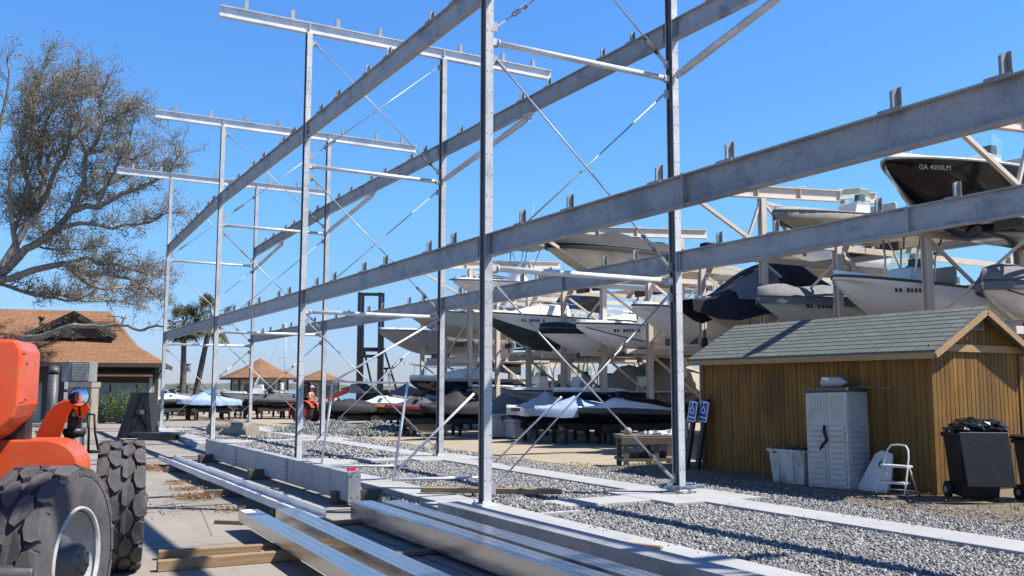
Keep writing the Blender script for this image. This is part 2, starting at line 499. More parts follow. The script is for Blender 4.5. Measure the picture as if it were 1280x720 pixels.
def ground_mat():
    n = NT('yard_ground'); p = n.pos()
    X, Y, Z = n.sep(p)
    big = n.noise(.45, p, 6, .6); mid = n.noise(2.3, p, 6, .65); fine = n.noise(34, p, 5, .75)
    wob = n.math('MULTIPLY', n.math('SUBTRACT', mid, .5), 1.1)
    wob2 = n.math('MULTIPLY', n.math('SUBTRACT', fine, .5), .9)
    Xw = n.math('ADD', n.math('ADD', X, wob), wob2)
    # concrete slabs with open joints and stains
    slab = n.ramp(big, [(.3, (.20, .178, .148)), (.7, (.285, .258, .218))])
    slab = n.mix(.35, slab, n.ramp(fine, [(.3, (.145, .13, .11)), (.7, (.31, .285, .25))]))
    st = n.ramp(n.noise(1.1, n.pos(scale=(1, .45, 1)), 7, .7, 1.), [(.54, 0.), (.72, .55)])
    slab = n.mix(st, slab, (.135, .118, .1))
    def joint(c, period, w, off=0.):
        a = n.math('ADD', n.math('MULTIPLY', n.math('SUBTRACT', mid, .5), .05), n.math('ADD', c, off))
        m = n.math('ABSOLUTE', n.math('SUBTRACT', n.math('FRACT', n.math('DIVIDE', a, period)), .5))
        return n.math('LESS_THAN', m, w / period)
    j = n.math('MAXIMUM', joint(Y, 3.1, .018, .2), joint(X, 3.4, .016, 1.1))
    slab = n.mix(n.math('MULTIPLY', j, .8), slab, (.05, .045, .04))
    crack = n.math('LESS_THAN', n.voro(.33, n.pos(scale=(1, 1, 1)), 'DISTANCE_TO_EDGE'), .004)
    slab = n.mix(n.math('MULTIPLY', crack, .6), slab, (.09, .08, .07))
    # sandy tan concrete on the right
    tan = n.ramp(mid, [(.3, (.27, .22, .155)), (.7, (.35, .295, .215))])
    tan = n.mix(.3, tan, n.ramp(n.noise(2, n.pos(scale=(.5, 3, 1)), 6, .7), [(.35, (.19, .155, .11)), (.7, (.38, .33, .25))]))
    right = n.ramp(n.math('SUBTRACT', Xw, 10.4), [(0., 0.), (.6, 1.)])
    c = n.mix(right, slab, tan)
    # brown dirt strip beside the gravel and round the shed
    dirt = n.ramp(n.noise(20, p, 6, .75), [(.3, (.06, .046, .032)), (.55, (.16, .128, .094)), (.75, (.28, .24, .19))])
    dm = n.math('MULTIPLY', n.math('GREATER_THAN', Xw, 10.35), n.math('LESS_THAN', Xw, n.math('ADD', 11.55, n.math('MULTIPLY', n.math('LESS_THAN', Y, 16.3), 8.))))
    c = n.mix(dm, c, dirt)
    # gravel bed: crushed stone cells
    vs = n.n('ShaderNodeTexVoronoi', Scale=24.); n.l(p, vs.inputs['Vector'])
    cell = n.sep(vs.outputs['Color'])[0]
    gcol = n.ramp(cell, [(0, (.06, .063, .07)), (.35, (.13, .133, .14)), (.7, (.235, .235, .238)), (1, (.38, .38, .37))])
    ed = n.ramp(vs.outputs['Distance'], [(.25, 0.), (.75, .7)])
    gcol = n.mix(ed, gcol, (.11, .108, .104))
    X2 = n.math('ADD', X, n.math('MULTIPLY', wob, .35))
    gm = n.math('MULTIPLY', n.math('GREATER_THAN', X2, 4.95), n.math('LESS_THAN', n.math('ADD', X, n.math('MULTIPLY', wob, 1.2)), 10.95))
    gm = n.math('MULTIPLY', gm, n.math('LESS_THAN', n.math('ADD', Y, wob), 41.5))
    c = n.mix(gm, c, gcol)
    h = n.mix(gm, n.math('MULTIPLY', fine, .25), n.math('SUBTRACT', 1., vs.outputs['Distance']))
    n.bump(h, .6, .025)
    return n.out(c, .92, 0, .2)

def build_ground():
    xs = [-400, -200, -90, -45, -25] + [x * .6 for x in range(-28, 60)] + [45, 70, 120, 250, 500]
    ys = [-80, -30] + [y * .6 for y in range(-14, 80)] + [56, 64, 72, 80, 88, 95]
    v = []; f = []
    for y in ys:
        for x in xs:
            k = .018 * noise.noise(Vector((x * .35, y * .35, 0))) if -17 < x < 36 and -8 < y < 48 and not (11.3 < x < 16 and 7 < y < 16) else 0
            v.append((x, y, gz(x, y) + k))
    nx = len(xs)
    for j in range(len(ys) - 1):
        for i in range(nx - 1):
            a = j * nx + i; f.append((a, a + 1, a + nx + 1, a + nx))
    # sea wall down to the water
    b = len(v)
    for x in xs: v.append((x, 95, -2.5))
    t = (len(ys) - 1) * nx
    for i in range(nx - 1): f.append((t + i, t + i + 1, b + i + 1, b + i))
    m = MB(); m.add(v, f, 0, True)
    tag(m.build('ground', ground_mat(), fix=False), kind='structure')
build_ground()

def water_mat():
    n = NT('bay_water')
    n.bump(n.noise(.5, n.pos(scale=(.4, 1, 1)), 6, .65), .5, .3)
    c = n.ramp(n.noise(.02, n.pos(), 4), [(.3, (.05, .085, .11)), (.7, (.07, .11, .14))])
    return n.out(c, .12, 0, .5)
m = MB(); m.add([(-3000, 94.8, -1.6), (4000, 94.8, -1.6), (4000, 5000, -1.6), (-3000, 5000, -1.6)], [(0, 1, 2, 3)])
tag(m.build('water', water_mat()), kind='structure')

def far_shore():
    n = NT('far_shore_woods')
    n.out(n.ramp(n.noise(.05, n.pos(), 6), [(.3, (.06, .075, .06)), (.7, (.12, .14, .11))]), .95)
    m = MB(); r = random.Random(3)
    secs = []
    for i in range(260):
        x = -1600 + i * 17
        h = 6 + 5 * noise.noise(Vector((x * .004, 2, 0))) + 2.2 * r.random()
        y0 = 1500 + 60 * noise.noise(Vector((x * .002, 7, 0)))
        secs.append([(x, y0, -1.7), (x, y0 + 4, h * .8), (x, y0 + 20, h), (x, y0 + 90, h * .7), (x, y0 + 110, -1.7)])
    m.loft(secs, smooth=False)
    tag(m.build('far_shore', n.mat), kind='structure')
far_shore()

# ---- concrete strips and pads
FY = [2.61, 11.31, 20.0, 28.79, 38.08]       # the frames along the rows
XA, XB = 5.97, 9.36                          # the two column rows
def slab(name, x0, x1, y0, y1, top=0., bot=-.4):
    m = MB(); m.box((x0, y0, bot), (x1, y1, top))
    return tag(m.build(name, M['concrete'], bevel=.012), kind='structure')
def build_slabs():
    py0, py1 = .95, .8                                  # pad reach round a column corner
    for row, (a, b), px1 in ((XA, (-.55, .32), .95), (XB, (-.36, .29), .75)):
        yprev = -3.0
        for i, y in enumerate(FY):
            if row == XA and i > 1: a = -.3
            slab('concrete_strip', row + a, row + b, yprev, y - py0 - .004)
            lo = -.6 if row == XA else -.9
            slab('concrete_pad', row + lo, row + px1, y - py0, y + py1, .004)
            yprev = y + py1 + .004
        slab('concrete_strip', row + a, row + b, yprev, 41.5)
    for y in FY:
        slab('concrete_strip', XA + .954, XB - .904, y - .45, y + .2)
build_slabs()

# ---- crushed stone lying on the gravel bed: far too many to count
def stones(name, regions, mat, zfun, seed=1):
    r = np.random.default_rng(seed)
    P = []; S = []
    for (x0, x1, y0, y1, dens, s0, s1) in regions:
        k = int((x1 - x0) * (y1 - y0) * dens)
        P.append(np.stack([r.uniform(x0, x1, k), r.uniform(y0, y1, k)], 1)); S.append(r.uniform(s0, s1, k))
    P = np.concatenate(P); S = np.concatenate(S); N = len(P)
    base = np.array([(1, 0, 0), (-1, 0, 0), (0, 1, 0), (0, -1, 0), (0, 0, 1), (0, 0, -1)], float)
    V = np.repeat(base[None], N, 0) + r.uniform(-.38, .38, (N, 6, 3))
    V *= (S[:, None, None] * r.uniform(.6, 1.15, (N, 1, 3)))
    # random rotations
    q = r.normal(size=(N, 4)); q /= np.linalg.norm(q, axis=1)[:, None]
    w, x, y, z = q.T
    Rm = np.stack([np.stack([1 - 2 * (y * y + z * z), 2 * (x * y - z * w), 2 * (x * z + y * w)], -1),
                   np.stack([2 * (x * y + z * w), 1 - 2 * (x * x + z * z), 2 * (y * z - x * w)], -1),
                   np.stack([2 * (x * z - y * w), 2 * (y * z + x * w), 1 - 2 * (x * x + y * y)], -1)], 1)
    V = np.einsum('nij,nkj->nki', Rm, V)
    Z = np.array([zfun(a, b) for a, b in P]) + r.uniform(-.2, .75, N) * S
    V += np.stack([P[:, 0], P[:, 1], Z], 1)[:, None]
    fb = np.array([(0, 2, 4), (2, 1, 4), (1, 3, 4), (3, 0, 4), (2, 0, 5), (1, 2, 5), (3, 1, 5), (0, 3, 5)])
    Fi = (fb[None] + 6 * np.arange(N)[:, None, None]).reshape(-1)
    me = bpy.data.meshes.new(name)
    me.vertices.add(N * 6); me.vertices.foreach_set('co', V.reshape(-1))
    me.loops.add(len(Fi)); me.loops.foreach_set('vertex_index', Fi.astype(np.int32))
    nf = N * 8
    me.polygons.add(nf); me.polygons.foreach_set('loop_start', np.arange(0, nf * 3, 3, dtype=np.int32))
    me.update(calc_edges=True); me.materials.append(mat)
    o = bpy.data.objects.new(name, me); COL.objects.link(o)
    return o
xa0, xa1, xb0, xb1 = 6.3, 9.0, 9.66, 10.9
tag(stones('gravel', [(xa0, xa1, 4.0, 10.1, 1700, .012, .027), (xb0, xb1, 4.5, 10.1, 1300, .012, .026), (xa0, xa1, 10.1, 20, 900, .016, .031), (xb0, xb1, 10.1, 20, 900, .016, .030),
                      (xb1, 11.35, 5.5, 16, 260, .009, .02), (5.02, 5.4, 4, 11, 700, .016, .032), (5.0, 5.66, 11, 22, 560, .016, .032), (6.12, 6.28, 4.5, 10, 22, .007, .015), (9.02, 9.12, 4.5, 10, 22, .007, .014), (9.5, 9.64, 4.5, 10, 26, .007, .014),
                      (xa0, xa1, 20, 41, 170, .03, .05), (xb0, xb1, 20, 41, 170, .03, .05)],
            M['stone'], lambda x, y: (.004 if (5.42 < x < 6.28 and y < 10.3) or (9.01 < x < 9.64 and y < 10.3) or (6.1 < x < 6.9 and 10.4 < y < 12) else gz(x, y) + .012)), kind='stuff', label='grey crushed stone spread between the concrete strips', cat='gravel')

# ---- heap of crushed stone at the far end of the frame
def heap():
    c0, c1 = G(432, 546, ZG), G(487, 546, ZG)
    def hz(x, y):
        best = 0
        for cx, cy, hx, hy, h in ((c0.x - .2, c0.y + 1.0, 1.6, 1.4, .5), (c1.x - .15, c1.y + .9, 1.5, 1.3, .44), (G(395, 546, ZG).x, G(395, 546, ZG).y + 1.2, 1.2, 1.3, .42)):
            q = math.hypot((x - cx) / hx, (y - cy) / hy)
            best = max(best, h * max(0, 1 - q) ** .9 + (.06 if q < 1 else 0))
        return ZG + best + .05 * noise.noise(Vector((x * 2, y * 2, 0)))
    x0, x1 = c0.x - 3.4, c1.x + 1.9; y0, y1 = c1.y - 1.6, c0.y + 3.4
    m = MB(); nx, ny = 44, 40; v = []
    for j in range(ny):
        for i in range(nx):
            x = x0 + (x1 - x0) * i / (nx - 1); y = y0 + (y1 - y0) * j / (ny - 1)
            z = hz(x, y); v.append((x, y, z if z > ZG + .05 else ZG - .06))
    m.add(v, [(j * nx + i, j * nx + i + 1, (j + 1) * nx + i + 1, (j + 1) * nx + i) for j in range(ny - 1) for i in range(nx - 1)], 0, True)
    body = m.build('gravel_pile', M['stone_pile'])
    tag(body, 'low heap of grey green crushed stone in front of the orange tractor', 'gravel pile', kind='thing')
    s = stones('loose_stone', [(x0, x1, y0, y1, 330, .03, .06)], M['stone_pile'], lambda x, y: hz(x, y) if hz(x, y) > ZG + .06 else -3, 5)
    s.parent = body; s['kind'] = 'stuff'
heap()

# ---- dry leaves blown into drifts on the slab
def leaves():
    m = MB(); r = random.Random(11)
    for (px, py, rx, ry, k) in ((192, 588, .62, .75, 420), (222, 606, .35, .22, 70), (238, 614, .5, .22, 90), (247, 624, .55, .35, 260), (292, 640, .5, .3, 60), (205, 640, 1., .9, 40)):
        c = G(px, py, ZG)
        for _ in range(k * 3):
            x = c.x + r.gauss(0, rx * .34); y = c.y + r.gauss(0, ry * .5); z = ZG + .022 + r.random() * .03
            s = r.uniform(.013, .027); q = Matrix.Rotation(r.random() * 6.3, 3, 'Z') @ Matrix.Rotation(r.gauss(0, .5), 3, 'X') @ Matrix.Rotation(r.gauss(0, .5), 3, 'Y')
            m.add([Vector((x, y, z)) + q @ Vector(p) for p in ((-s, 0, 0), (0, -s * .55, s * .2), (s * 1.2, 0, 0), (0, s * .55, s * .2))], [(0, 1, 2, 3)])
    tag(m.build('fallen_leaves', M['dry_leaf'], fix=False), 'brown dry leaves drifted on the concrete beside the steel channels', 'leaves', kind='stuff')
leaves()

def litter():
    m = MB(); r = random.Random(23)
    for _ in range(1500):
        y = r.uniform(8.2, 14.4); x = 12.2 - abs(r.gauss(0, .38)); z = gz(x, y) + .012 + r.random() * .02
        s = r.uniform(.01, .022); q = Matrix.Rotation(r.random() * 6.3, 3, 'Z') @ Matrix.Rotation(r.gauss(0, .5), 3, 'X')
        m.add([Vector((x, y, z)) + q @ Vector(p) for p in ((-s, 0, 0), (0, -s * .5, s * .2), (s * 1.3, 0, 0), (0, s * .5, s * .2))], [(0, 1, 2, 3)])
    tag(m.build('leaf_litter', M['dry_leaf'], fix=False), 'dry leaves and bark scattered along the foot of the shed', 'leaf litter', kind='stuff')
litter()

def weeds():
    m = MB(); r = random.Random(4)
    for (x0, x1, y0, y1, k) in ((11.9, 12.3, 8.2, 8.9, 60), (11.9, 12.25, 14.0, 16.2, 260), (11.2, 12.1, 16.5, 18.2, 160), (11.5, 12.4, 6.6, 8., 130)):
        for _ in range(k):
            x, y = r.uniform(x0, x1), r.uniform(y0, y1); z = gz(x, y); h = r.uniform(.02, .07); a = r.random() * 6.28; w = .009
            dx, dy = math.cos(a), math.sin(a)
            m.add([(x - dy * w, y + dx * w, z - .01), (x + dy * w, y - dx * w, z - .01), (x + dx * h * .5, y + dy * h * .5, z + h)], [(0, 1, 2)])
    tag(m.build('weeds', M['weed'], fix=False), 'short green weeds growing along the foot of the shed', 'weeds', kind='stuff')
weeds()

# ---------------------------------------------------------------- light, sky, camera
SUN_EL = R(54.5)
sd = Vector((.80, -.60, 0)).normalized()
sunv = Vector((sd.x * math.cos(SUN_EL), sd.y * math.cos(SUN_EL), math.sin(SUN_EL)))
L = bpy.data.lights.new('sun', 'SUN'); L.energy = 5.0; L.angle = R(.53); L.color = (1., .95, .87)
so = bpy.data.objects.new('sun', L); COL.objects.link(so); so.location = (20, -15, 40)
so.rotation_euler = (-sunv).to_track_quat('-Z', 'Y').to_euler()
W = bpy.data.worlds.new('World'); SC.world = W; W.use_nodes = True
wt = W.node_tree; bg = wt.nodes['Background']
sky = wt.nodes.new('ShaderNodeTexSky'); sky.sky_type = 'NISHITA'; sky.sun_disc = False
sky.sun_elevation = SUN_EL; sky.sun_rotation = math.atan2(sd.x, sd.y)
sky.altitude = 0; sky.air_density = 1.0; sky.dust_density = 0.; sky.ozone_density = 1.
# a clear spring sky: deeper blue than the model's, most of all towards the horizon; dimmed overhead, out of view, to cut ambient fill
tcw = wt.nodes.new('ShaderNodeTexCoord'); spw = wt.nodes.new('ShaderNodeSeparateXYZ'); rw = wt.nodes.new('ShaderNodeValToRGB'); mw = wt.nodes.new('ShaderNodeMix')
mw.data_type = 'RGBA'; mw.blend_type = 'MULTIPLY'; mw.inputs[0].default_value = 1
wt.links.new(tcw.outputs['Generated'], spw.inputs[0]); wt.links.new(spw.outputs[2], rw.inputs['Fac'])
el = rw.color_ramp.elements
while len(el) < 5: el.new(.5)
for e_, (p_, c_) in zip(el, ((0., (.315, .375, .655)), (.05, (.385, .50, .79)), (.19, (.44, .76, 1.04)), (.39, (.45, .84, 1.28)), (.7, (.27, .52, .92)))):
    e_.position = p_; e_.color = (*c_, 1)
wt.links.new(sky.outputs[0], mw.inputs[6]); wt.links.new(rw.outputs['Color'], mw.inputs[7]); wt.links.new(mw.outputs[2], bg.inputs['Color'])
bg.inputs['Strength'].default_value = .1

cam = bpy.data.cameras.new('camera'); cam.sensor_width = 36; cam.lens = 36 * F / 1280; cam.clip_end = 9000; cam.clip_start = .05
co = bpy.data.objects.new('camera', cam); COL.objects.link(co)
co.location = (0, 0, EYE)
co.rotation_euler = (Matrix.Rotation(-YAW, 3, 'Z') @ Matrix.Rotation(PI / 2 + PITCH, 3, 'X') @ Matrix.Rotation(-ROLL, 3, 'Z')).to_euler()
SC.camera = co
SC.view_settings.view_transform = 'Standard'; SC.view_settings.look = 'None'; SC.view_settings.exposure = .88; SC.view_settings.gamma = 1
SC.render.engine = 'CYCLES'
SC.cycles.use_denoising = True
SC.cycles.max_bounces = 6; SC.cycles.transparent_max_bounces = 8
# ---------------------------------------------------------------- the new steel rack frame
ZLT, ZLB, ZUT, ZUB, ZT = 3.735, 3.415, 7.53, 7.19, 9.64
CW, CD = .118, .17                           # column across (X) and along (Y)
def ipoly(w, h, tf, tw):
    a, b = w / 2, tw / 2
    return [(-a, -h / 2), (a, -h / 2), (a, -h / 2 + tf), (b, -h / 2 + tf), (b, h / 2 - tf), (a, h / 2 - tf), (a, h / 2), (-a, h / 2), (-a, h / 2 - tf), (-b, h / 2 - tf), (-b, -h / 2 + tf), (-a, -h / 2 + tf)]

frame_thing = thing('steel_rack_frame', 'tall new galvanized steel boat rack frame with crossed rods on concrete strips', 'steel frame', (XA, FY[1], 0))
FO = Vector((XA, FY[1], 0))
def fp(m, name, mat, parent=frame_thing, bevel=0):
    """frame parts are drawn in world coordinates, then moved to the thing's own origin"""
    m.v = [tuple(Vector(p) - FO) for p in m.v]
    return m.build(name, mat, parent, bevel)

LUGS = {}; V3 = lambda *a: Vector(a)
def column(x, y, ztop, near):
    m = MB()
    x1, y1 = x + CW, y + CD
    # two flanges facing the ends of the row, a web a little way inside
    t = .012; z0 = .035
    m.box((x, y, z0), (x1, y + t, ztop)); m.box((x, y1 - t, z0), (x1, y1, ztop))
    if near:                                  # rows of bolts down the flange and the web edge
        z = .35
        while z < min(ztop, 9.4):
            for dx in (.022, CW - .022): m.tube((x + dx, y - .004, z), (x + dx, y, z), .0085, 6, mi=1)
            m.tube((x - .004, y + CD - .006, z + .08), (x, y + CD - .006, z + .08), .005, 6, mi=1)
            z += .302
    c = fp(m, 'column', [M['galv_col'], M['bolt']])
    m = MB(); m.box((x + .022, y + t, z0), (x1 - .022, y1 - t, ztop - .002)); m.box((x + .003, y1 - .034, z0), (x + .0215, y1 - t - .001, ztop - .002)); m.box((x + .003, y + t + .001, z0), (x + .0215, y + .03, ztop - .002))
    fp(m, 'web', M['galv_web_shade'], c)
    b = MB(); b.box((x - .06, y - .07, .006), (x1 + .06, y1 + .07, .034))
    for dx in (-.035, CW + .035):
        for dy in (-.045, CD + .045): b.tube((x + dx, y + dy, .034), (x + dx, y + dy, .075), .011, 6)
    fp(b, 'base_plate', M['galv_pipe'], c)
    inner = x1 if x < 7 else x; sx = 1 if x < 7 else -1      # lugs that take the rods and struts
    for z in (.22, 3.02, 3.27, 3.50, 6.30, 6.56, 6.80, 9.42):
        w = .105
        if w not in LUGS:
            g = MB(); g.box((.001, -.01, -.07), (w, .01, .07)); LUGS[w] = g.build('lug', M['galv_rod'], c); o = LUGS[w]
        else: o = LUGS[w].copy(); COL.objects.link(o); o.parent = c
        o.location = V3(inner, y + .085, z) - FO; o.rotation_euler = (0, 0, 0 if sx > 0 else PI)
    return c

for i, y in enumerate(FY):
    for x in (XA, XB):
        column(x, y, ZT - .002 if i < 4 else ZT + .16, i in (1, 2))

CLIPS = {}
def clip(parent, x, y, z, along='Y', hgt=.19):
    """short upright angle bolted to the top of a rail"""
    key = (along, hgt)
    if key not in CLIPS:
        m = MB()
        if along == 'Y':
            m.box((-.06, -.07, .002), (.06, .07, .012))
            m.box((-.07, -.11, -.022), (-.0605, .11, .012))
            m.add([(-.04, -.012, .013), (.025, -.012, .013), (.025, .012, .013), (-.04, .012, .013), (-.04, -.012, hgt * .82), (.025, -.012, hgt), (.025, .012, hgt), (-.04, .012, hgt * .82)],
                  [(0, 3, 2, 1), (4, 5, 6, 7), (0, 1, 5, 4), (1, 2, 6, 5), (2, 3, 7, 6), (3, 0, 4, 7)])
            m.box((.026, -.045, .013), (.034, .045, hgt))
        else:
            m.box((-.05, -.05, .002), (.05, .05, .012))
            m.box((-.045, -.006, .012), (.045, .006, hgt)); m.box((-.045, .006, .012), (-.035, .05, hgt))
        CLIPS[key] = m.build('bracket', M['galv'], parent)
        o = CLIPS[key]
    else:
        o = CLIPS[key].copy(); COL.objects.link(o); o.parent = parent
    o.location = Vector((x, y, z)) - FO
    return o

def rail(x, i, zt0, zt1, zb0, zb1, clips, splices=()):
    """rail beam from frame i (z0) to frame i+1 (z1)"""
    y0, y1 = FY[i] + CD + .002, FY[i + 1] - .002
    h = zt0 - zb0; w = .112
    xc = x + CW / 2
    m = MB()
    p = ipoly(w, h, .017, .011)
    m.extrude(p, (xc, y0, zt0 - h / 2), (xc, y1, zt1 - h / 2))
    for y in (y0 + .075, y1 - .075):
        f = (y - y0) / (y1 - y0); z = zt0 + (zt1 - zt0) * f
        m.box((xc - .05, y - .006, z - h + .018), (xc - .007, y + .006, z - .018)); m.box((xc + .007, y - .006, z - h + .018), (xc + .05, y + .006, z - .018))
    for y in splices:
        m.box((xc - .062, y - .012, zb0 - .01), (xc - .007, y + .012, zt0 + .012))
        m.box((xc - .014, y + .012, zb0 + .03), (xc - .0065, y + .17, zt0 - .03))
    o = fp(m, 'rail_beam', M['galv_old'])
    for y in clips:
        f = (y - y0) / (y1 - y0); z = zt0 + (zt1 - zt0) * f
        clip(o, xc, y, z)
    return o
def clip_ys(i, ymin=3.3):
    b = FY[i]
    return [y for y in (b + 1.13, b + 2.02, b + 3.87, b + 4.93, b + 6.63, b + 7.77) if y > ymin and y < FY[i + 1] - .2]
for i in range(4):
    rail(XA, i, ZLT, ZLT, ZLB, ZLB, clip_ys(i), (7.1,) if i == 0 else ())
    rail(XB, i, ZLT, ZLT, ZLB, ZLB, clip_ys(i, 6.), (7.09,) if i == 0 else (14.64,) if i == 1 else ())
    d = .36 if i == 3 else 0
    rail(XA, i, ZUT, ZUT - d, ZUB, ZUB - d, clip_ys(i, 11.))
    rail(XB, i, ZUT, ZUT - d * .6, ZUB, ZUB - d * .6, clip_ys(i, 8.))

for i, y in enumerate(FY):
    m = MB(); yc = y + CD / 2; dz = .17 if i == 4 else 0
    m.extrude(ipoly(.13, .25, .014, .009), (4.03, yc, ZT + .125 + dz), (12.53, yc, ZT + .125 + dz))
    for x in (XA + CW / 2, XB + CW / 2):
        for s in (-1, 1): m.box((x - .006, yc + (s * .0055 if s > 0 else -.06), ZT + .016 + dz), (x + .006, yc + (.06 if s > 0 else -.0055), ZT + .234 + dz))
    o = fp(m, 'top_beam', M['galv_pipe'])
    if i > 1:
        for x in (4.6, 5.64, 6.71, 7.75, 8.62, 9.89, 11.1, 12.0): clip(o, x, yc, ZT + .25 + dz, 'X', .23)

def rod(p0, p1, tb=.12):
    p0, p1 = Vector(p0), Vector(p1); d = (p1 - p0).normalized()
    m = MB(); m.tube(p0 + d * .1, p1 - d * .1, .0125, 6)
    for p, s in ((p0, 1), (p1, -1)): m.bar(p, p + d * s * .2, .03, .055, (0, 1, 0))
    o = fp(m, 'brace_rod', M['galv_rod'])
    L_ = (p1 - p0).length; a = p0 + d * (tb * L_ + .15)
    t = MB(); n = d.cross(Vector((0, 1, 0))).normalized() * .026
    for s in (-1, 1): t.tube(a + n * s, a + d * .30 + n * s, .009, 6)
    for q in (a, a + d * .30): t.bar(q - d * .03, q + d * .03, .03, .07, (0, 1, 0))
    fp(t, 'turnbuckle', M['bolt'], o)
for i, y in enumerate(FY):
    ya = y + .06; yb = y + .11; xa, xb = XA + CW + .09, XB - .09
    for k, (z0, z1) in enumerate(((.22, 3.02), (3.50, 6.30), (6.80, 9.42))):
        rod((xb, ya, z0), (xa, ya, z1), .02 if k != 1 else .05)
        rod((xa, yb, z0), (xb, yb, z1), .62 if k == 0 else .06)
    for z in (3.27, 6.56):
        m = MB(); yc = y + CD / 2
        m.tube((XA + CW + .12, yc, z), (XB - .12, yc, z), .045, 14)
        for x, s in ((XA + CW + .115, 1), (XB - .115, -1)):
            m.tube((x - s * .005, yc, z), (x + s * .012, yc, z), .062, 14)
            m.box((min(x, x - s * .1), yc - .03, z - .045), (max(x, x - s * .1), yc - .012, z + .045))
        fp(m, 'strut_pipe', M['galv_pipe'])
for i in range(1, 5):                          # knee braces under the upper rail of the far row
    y = FY[i]; xk = XB + CW / 2; d = .3 if i == 4 else 0
    m = MB(); p0 = Vector((xk, y - .16, 6.62 - d * .6))
    p1 = Vector((xk, y - (2.45 if i == 1 else 4.0), ZUB - .09 - d * .5))
    m.tube(p0, p1, .062, 14)
    u = (p1 - p0).normalized()
    m.bar(p0 - u * .14, p0 + u * .02, .03, .11); m.bar(p1 - u * .02, p1 + u * .1, .03, .1)
    m.box((xk - .05, p1.y - .2, ZUB - .035 - d * .6), (xk + .05, p1.y + .12, ZUB - .002 - d * .6))
    m.box((xk - .008, p1.y - .2, ZUB - .14 - d * .6), (xk + .008, p1.y + .02, ZUB - .036 - d * .6))
    fp(m, 'knee_brace', M['galv_pipe'])
# ---------------------------------------------------------------- telehandler, cut by the left edge of the view
def make_wheel(parent, loc, yaw):
    w = MB(); Rr, Wd = .60, .40; n = 40
    Mx = Matrix.Rotation(PI / 2, 4, 'Y')           # local z -> x
    prof = [(.31, -.19), (.36, -.205), (.45, -.212), (.53, -.205), (.565, -.19), (.572, -.10), (.575, 0), (.572, .10), (.565, .19), (.53, .205), (.45, .212), (.36, .205), (.31, .19)]
    w.lathe(prof, 48, Mx)
    def lug(poly, r0, r1, taper=.9):
        cx = sum(p[0] for p in poly) / len(poly); ca = sum(p[1] for p in poly) / len(poly)
        def pt(x, a, r): return Vector((x, r * math.sin(a), r * math.cos(a)))
        k = len(poly)
        v = [pt(x, a, r0 - (.012 if abs(x) > .17 else 0)) for x, a in poly] + [pt(cx + (x - cx) * taper, ca + (a - ca) * taper, r1 - (.02 if abs(cx + (x - cx) * taper) > .175 else 0)) for x, a in poly]
        w.add(v, [(i, (i + 1) % k, k + (i + 1) % k, k + i) for i in range(k)] + [tuple(range(k, 2 * k))])
    N = 15; p = 2 * PI / N
    for i in range(N):
        a = i * p
        for s, off in ((-1, 0), (1, .5)):
            b = a + off * p
            lug([(s * .104, b - .10 * p), (s * .128, b - .38 * p), (s * .168, b - .44 * p), (s * .207, b - .36 * p), (s * .207, b + .36 * p), (s * .168, b + .44 * p), (s * .128, b + .38 * p), (s * .104, b + .14 * p)], .555, .612, .95)
            c = b + .5 * p
            lug([(s * .006, c - .46 * p), (s * .048, c - .56 * p), (s * .094, c - .34 * p), (s * .118, c - .06 * p), (s * .098, c + .28 * p), (s * .052, c + .38 * p), (s * .006, c + .08 * p)], .555, .606, .95)
            lug([(s * .128, c - .05 * p), (s * .207, c - .10 * p), (s * .207, c + .10 * p), (s * .128, c + .05 * p)], .55, .585, .95)
    o = thing_part = bpy.data.objects.new('wheel', None); COL.objects.link(o); o.parent = parent
    o.location = loc; o.rotation_euler = (0, 0, -yaw)
    w.build('tyre', M['tyre'], o)
    r = MB()
    r.lathe([(.345, .20), (.34, .215), (.325, .212), (.315, .17), (.30, .12), (.285, .05), (.24, .03), (.17, .03), (.165, .0), (.0, .0)], 40, Mx)
    r.lathe([(.345, -.20), (.325, -.212), (.30, -.12), (.24, -.03), (.0, -.03)], 40, Mx)
    r.build('rim', M['rim_grey'], o)
    h = MB(); h.lathe([(.165, .0), (.165, .10), (.15, .125), (.12, .13), (.12, .22), (.105, .24), (.0, .24)], 24, Mx)
    for k in range(10):
        a = k * PI / 5; h.tube((.03, .205 * math.sin(a), .205 * math.cos(a)), (.055, .205 * math.sin(a), .205 * math.cos(a)), .014, 6)
    for k in range(6):
        a = k * PI / 3; h.tube((.24, .08 * math.sin(a), .08 * math.cos(a)), (.252, .08 * math.sin(a), .08 * math.cos(a)), .01, 6)
    h.build('hub', M['dark_grey'], o)
    return o

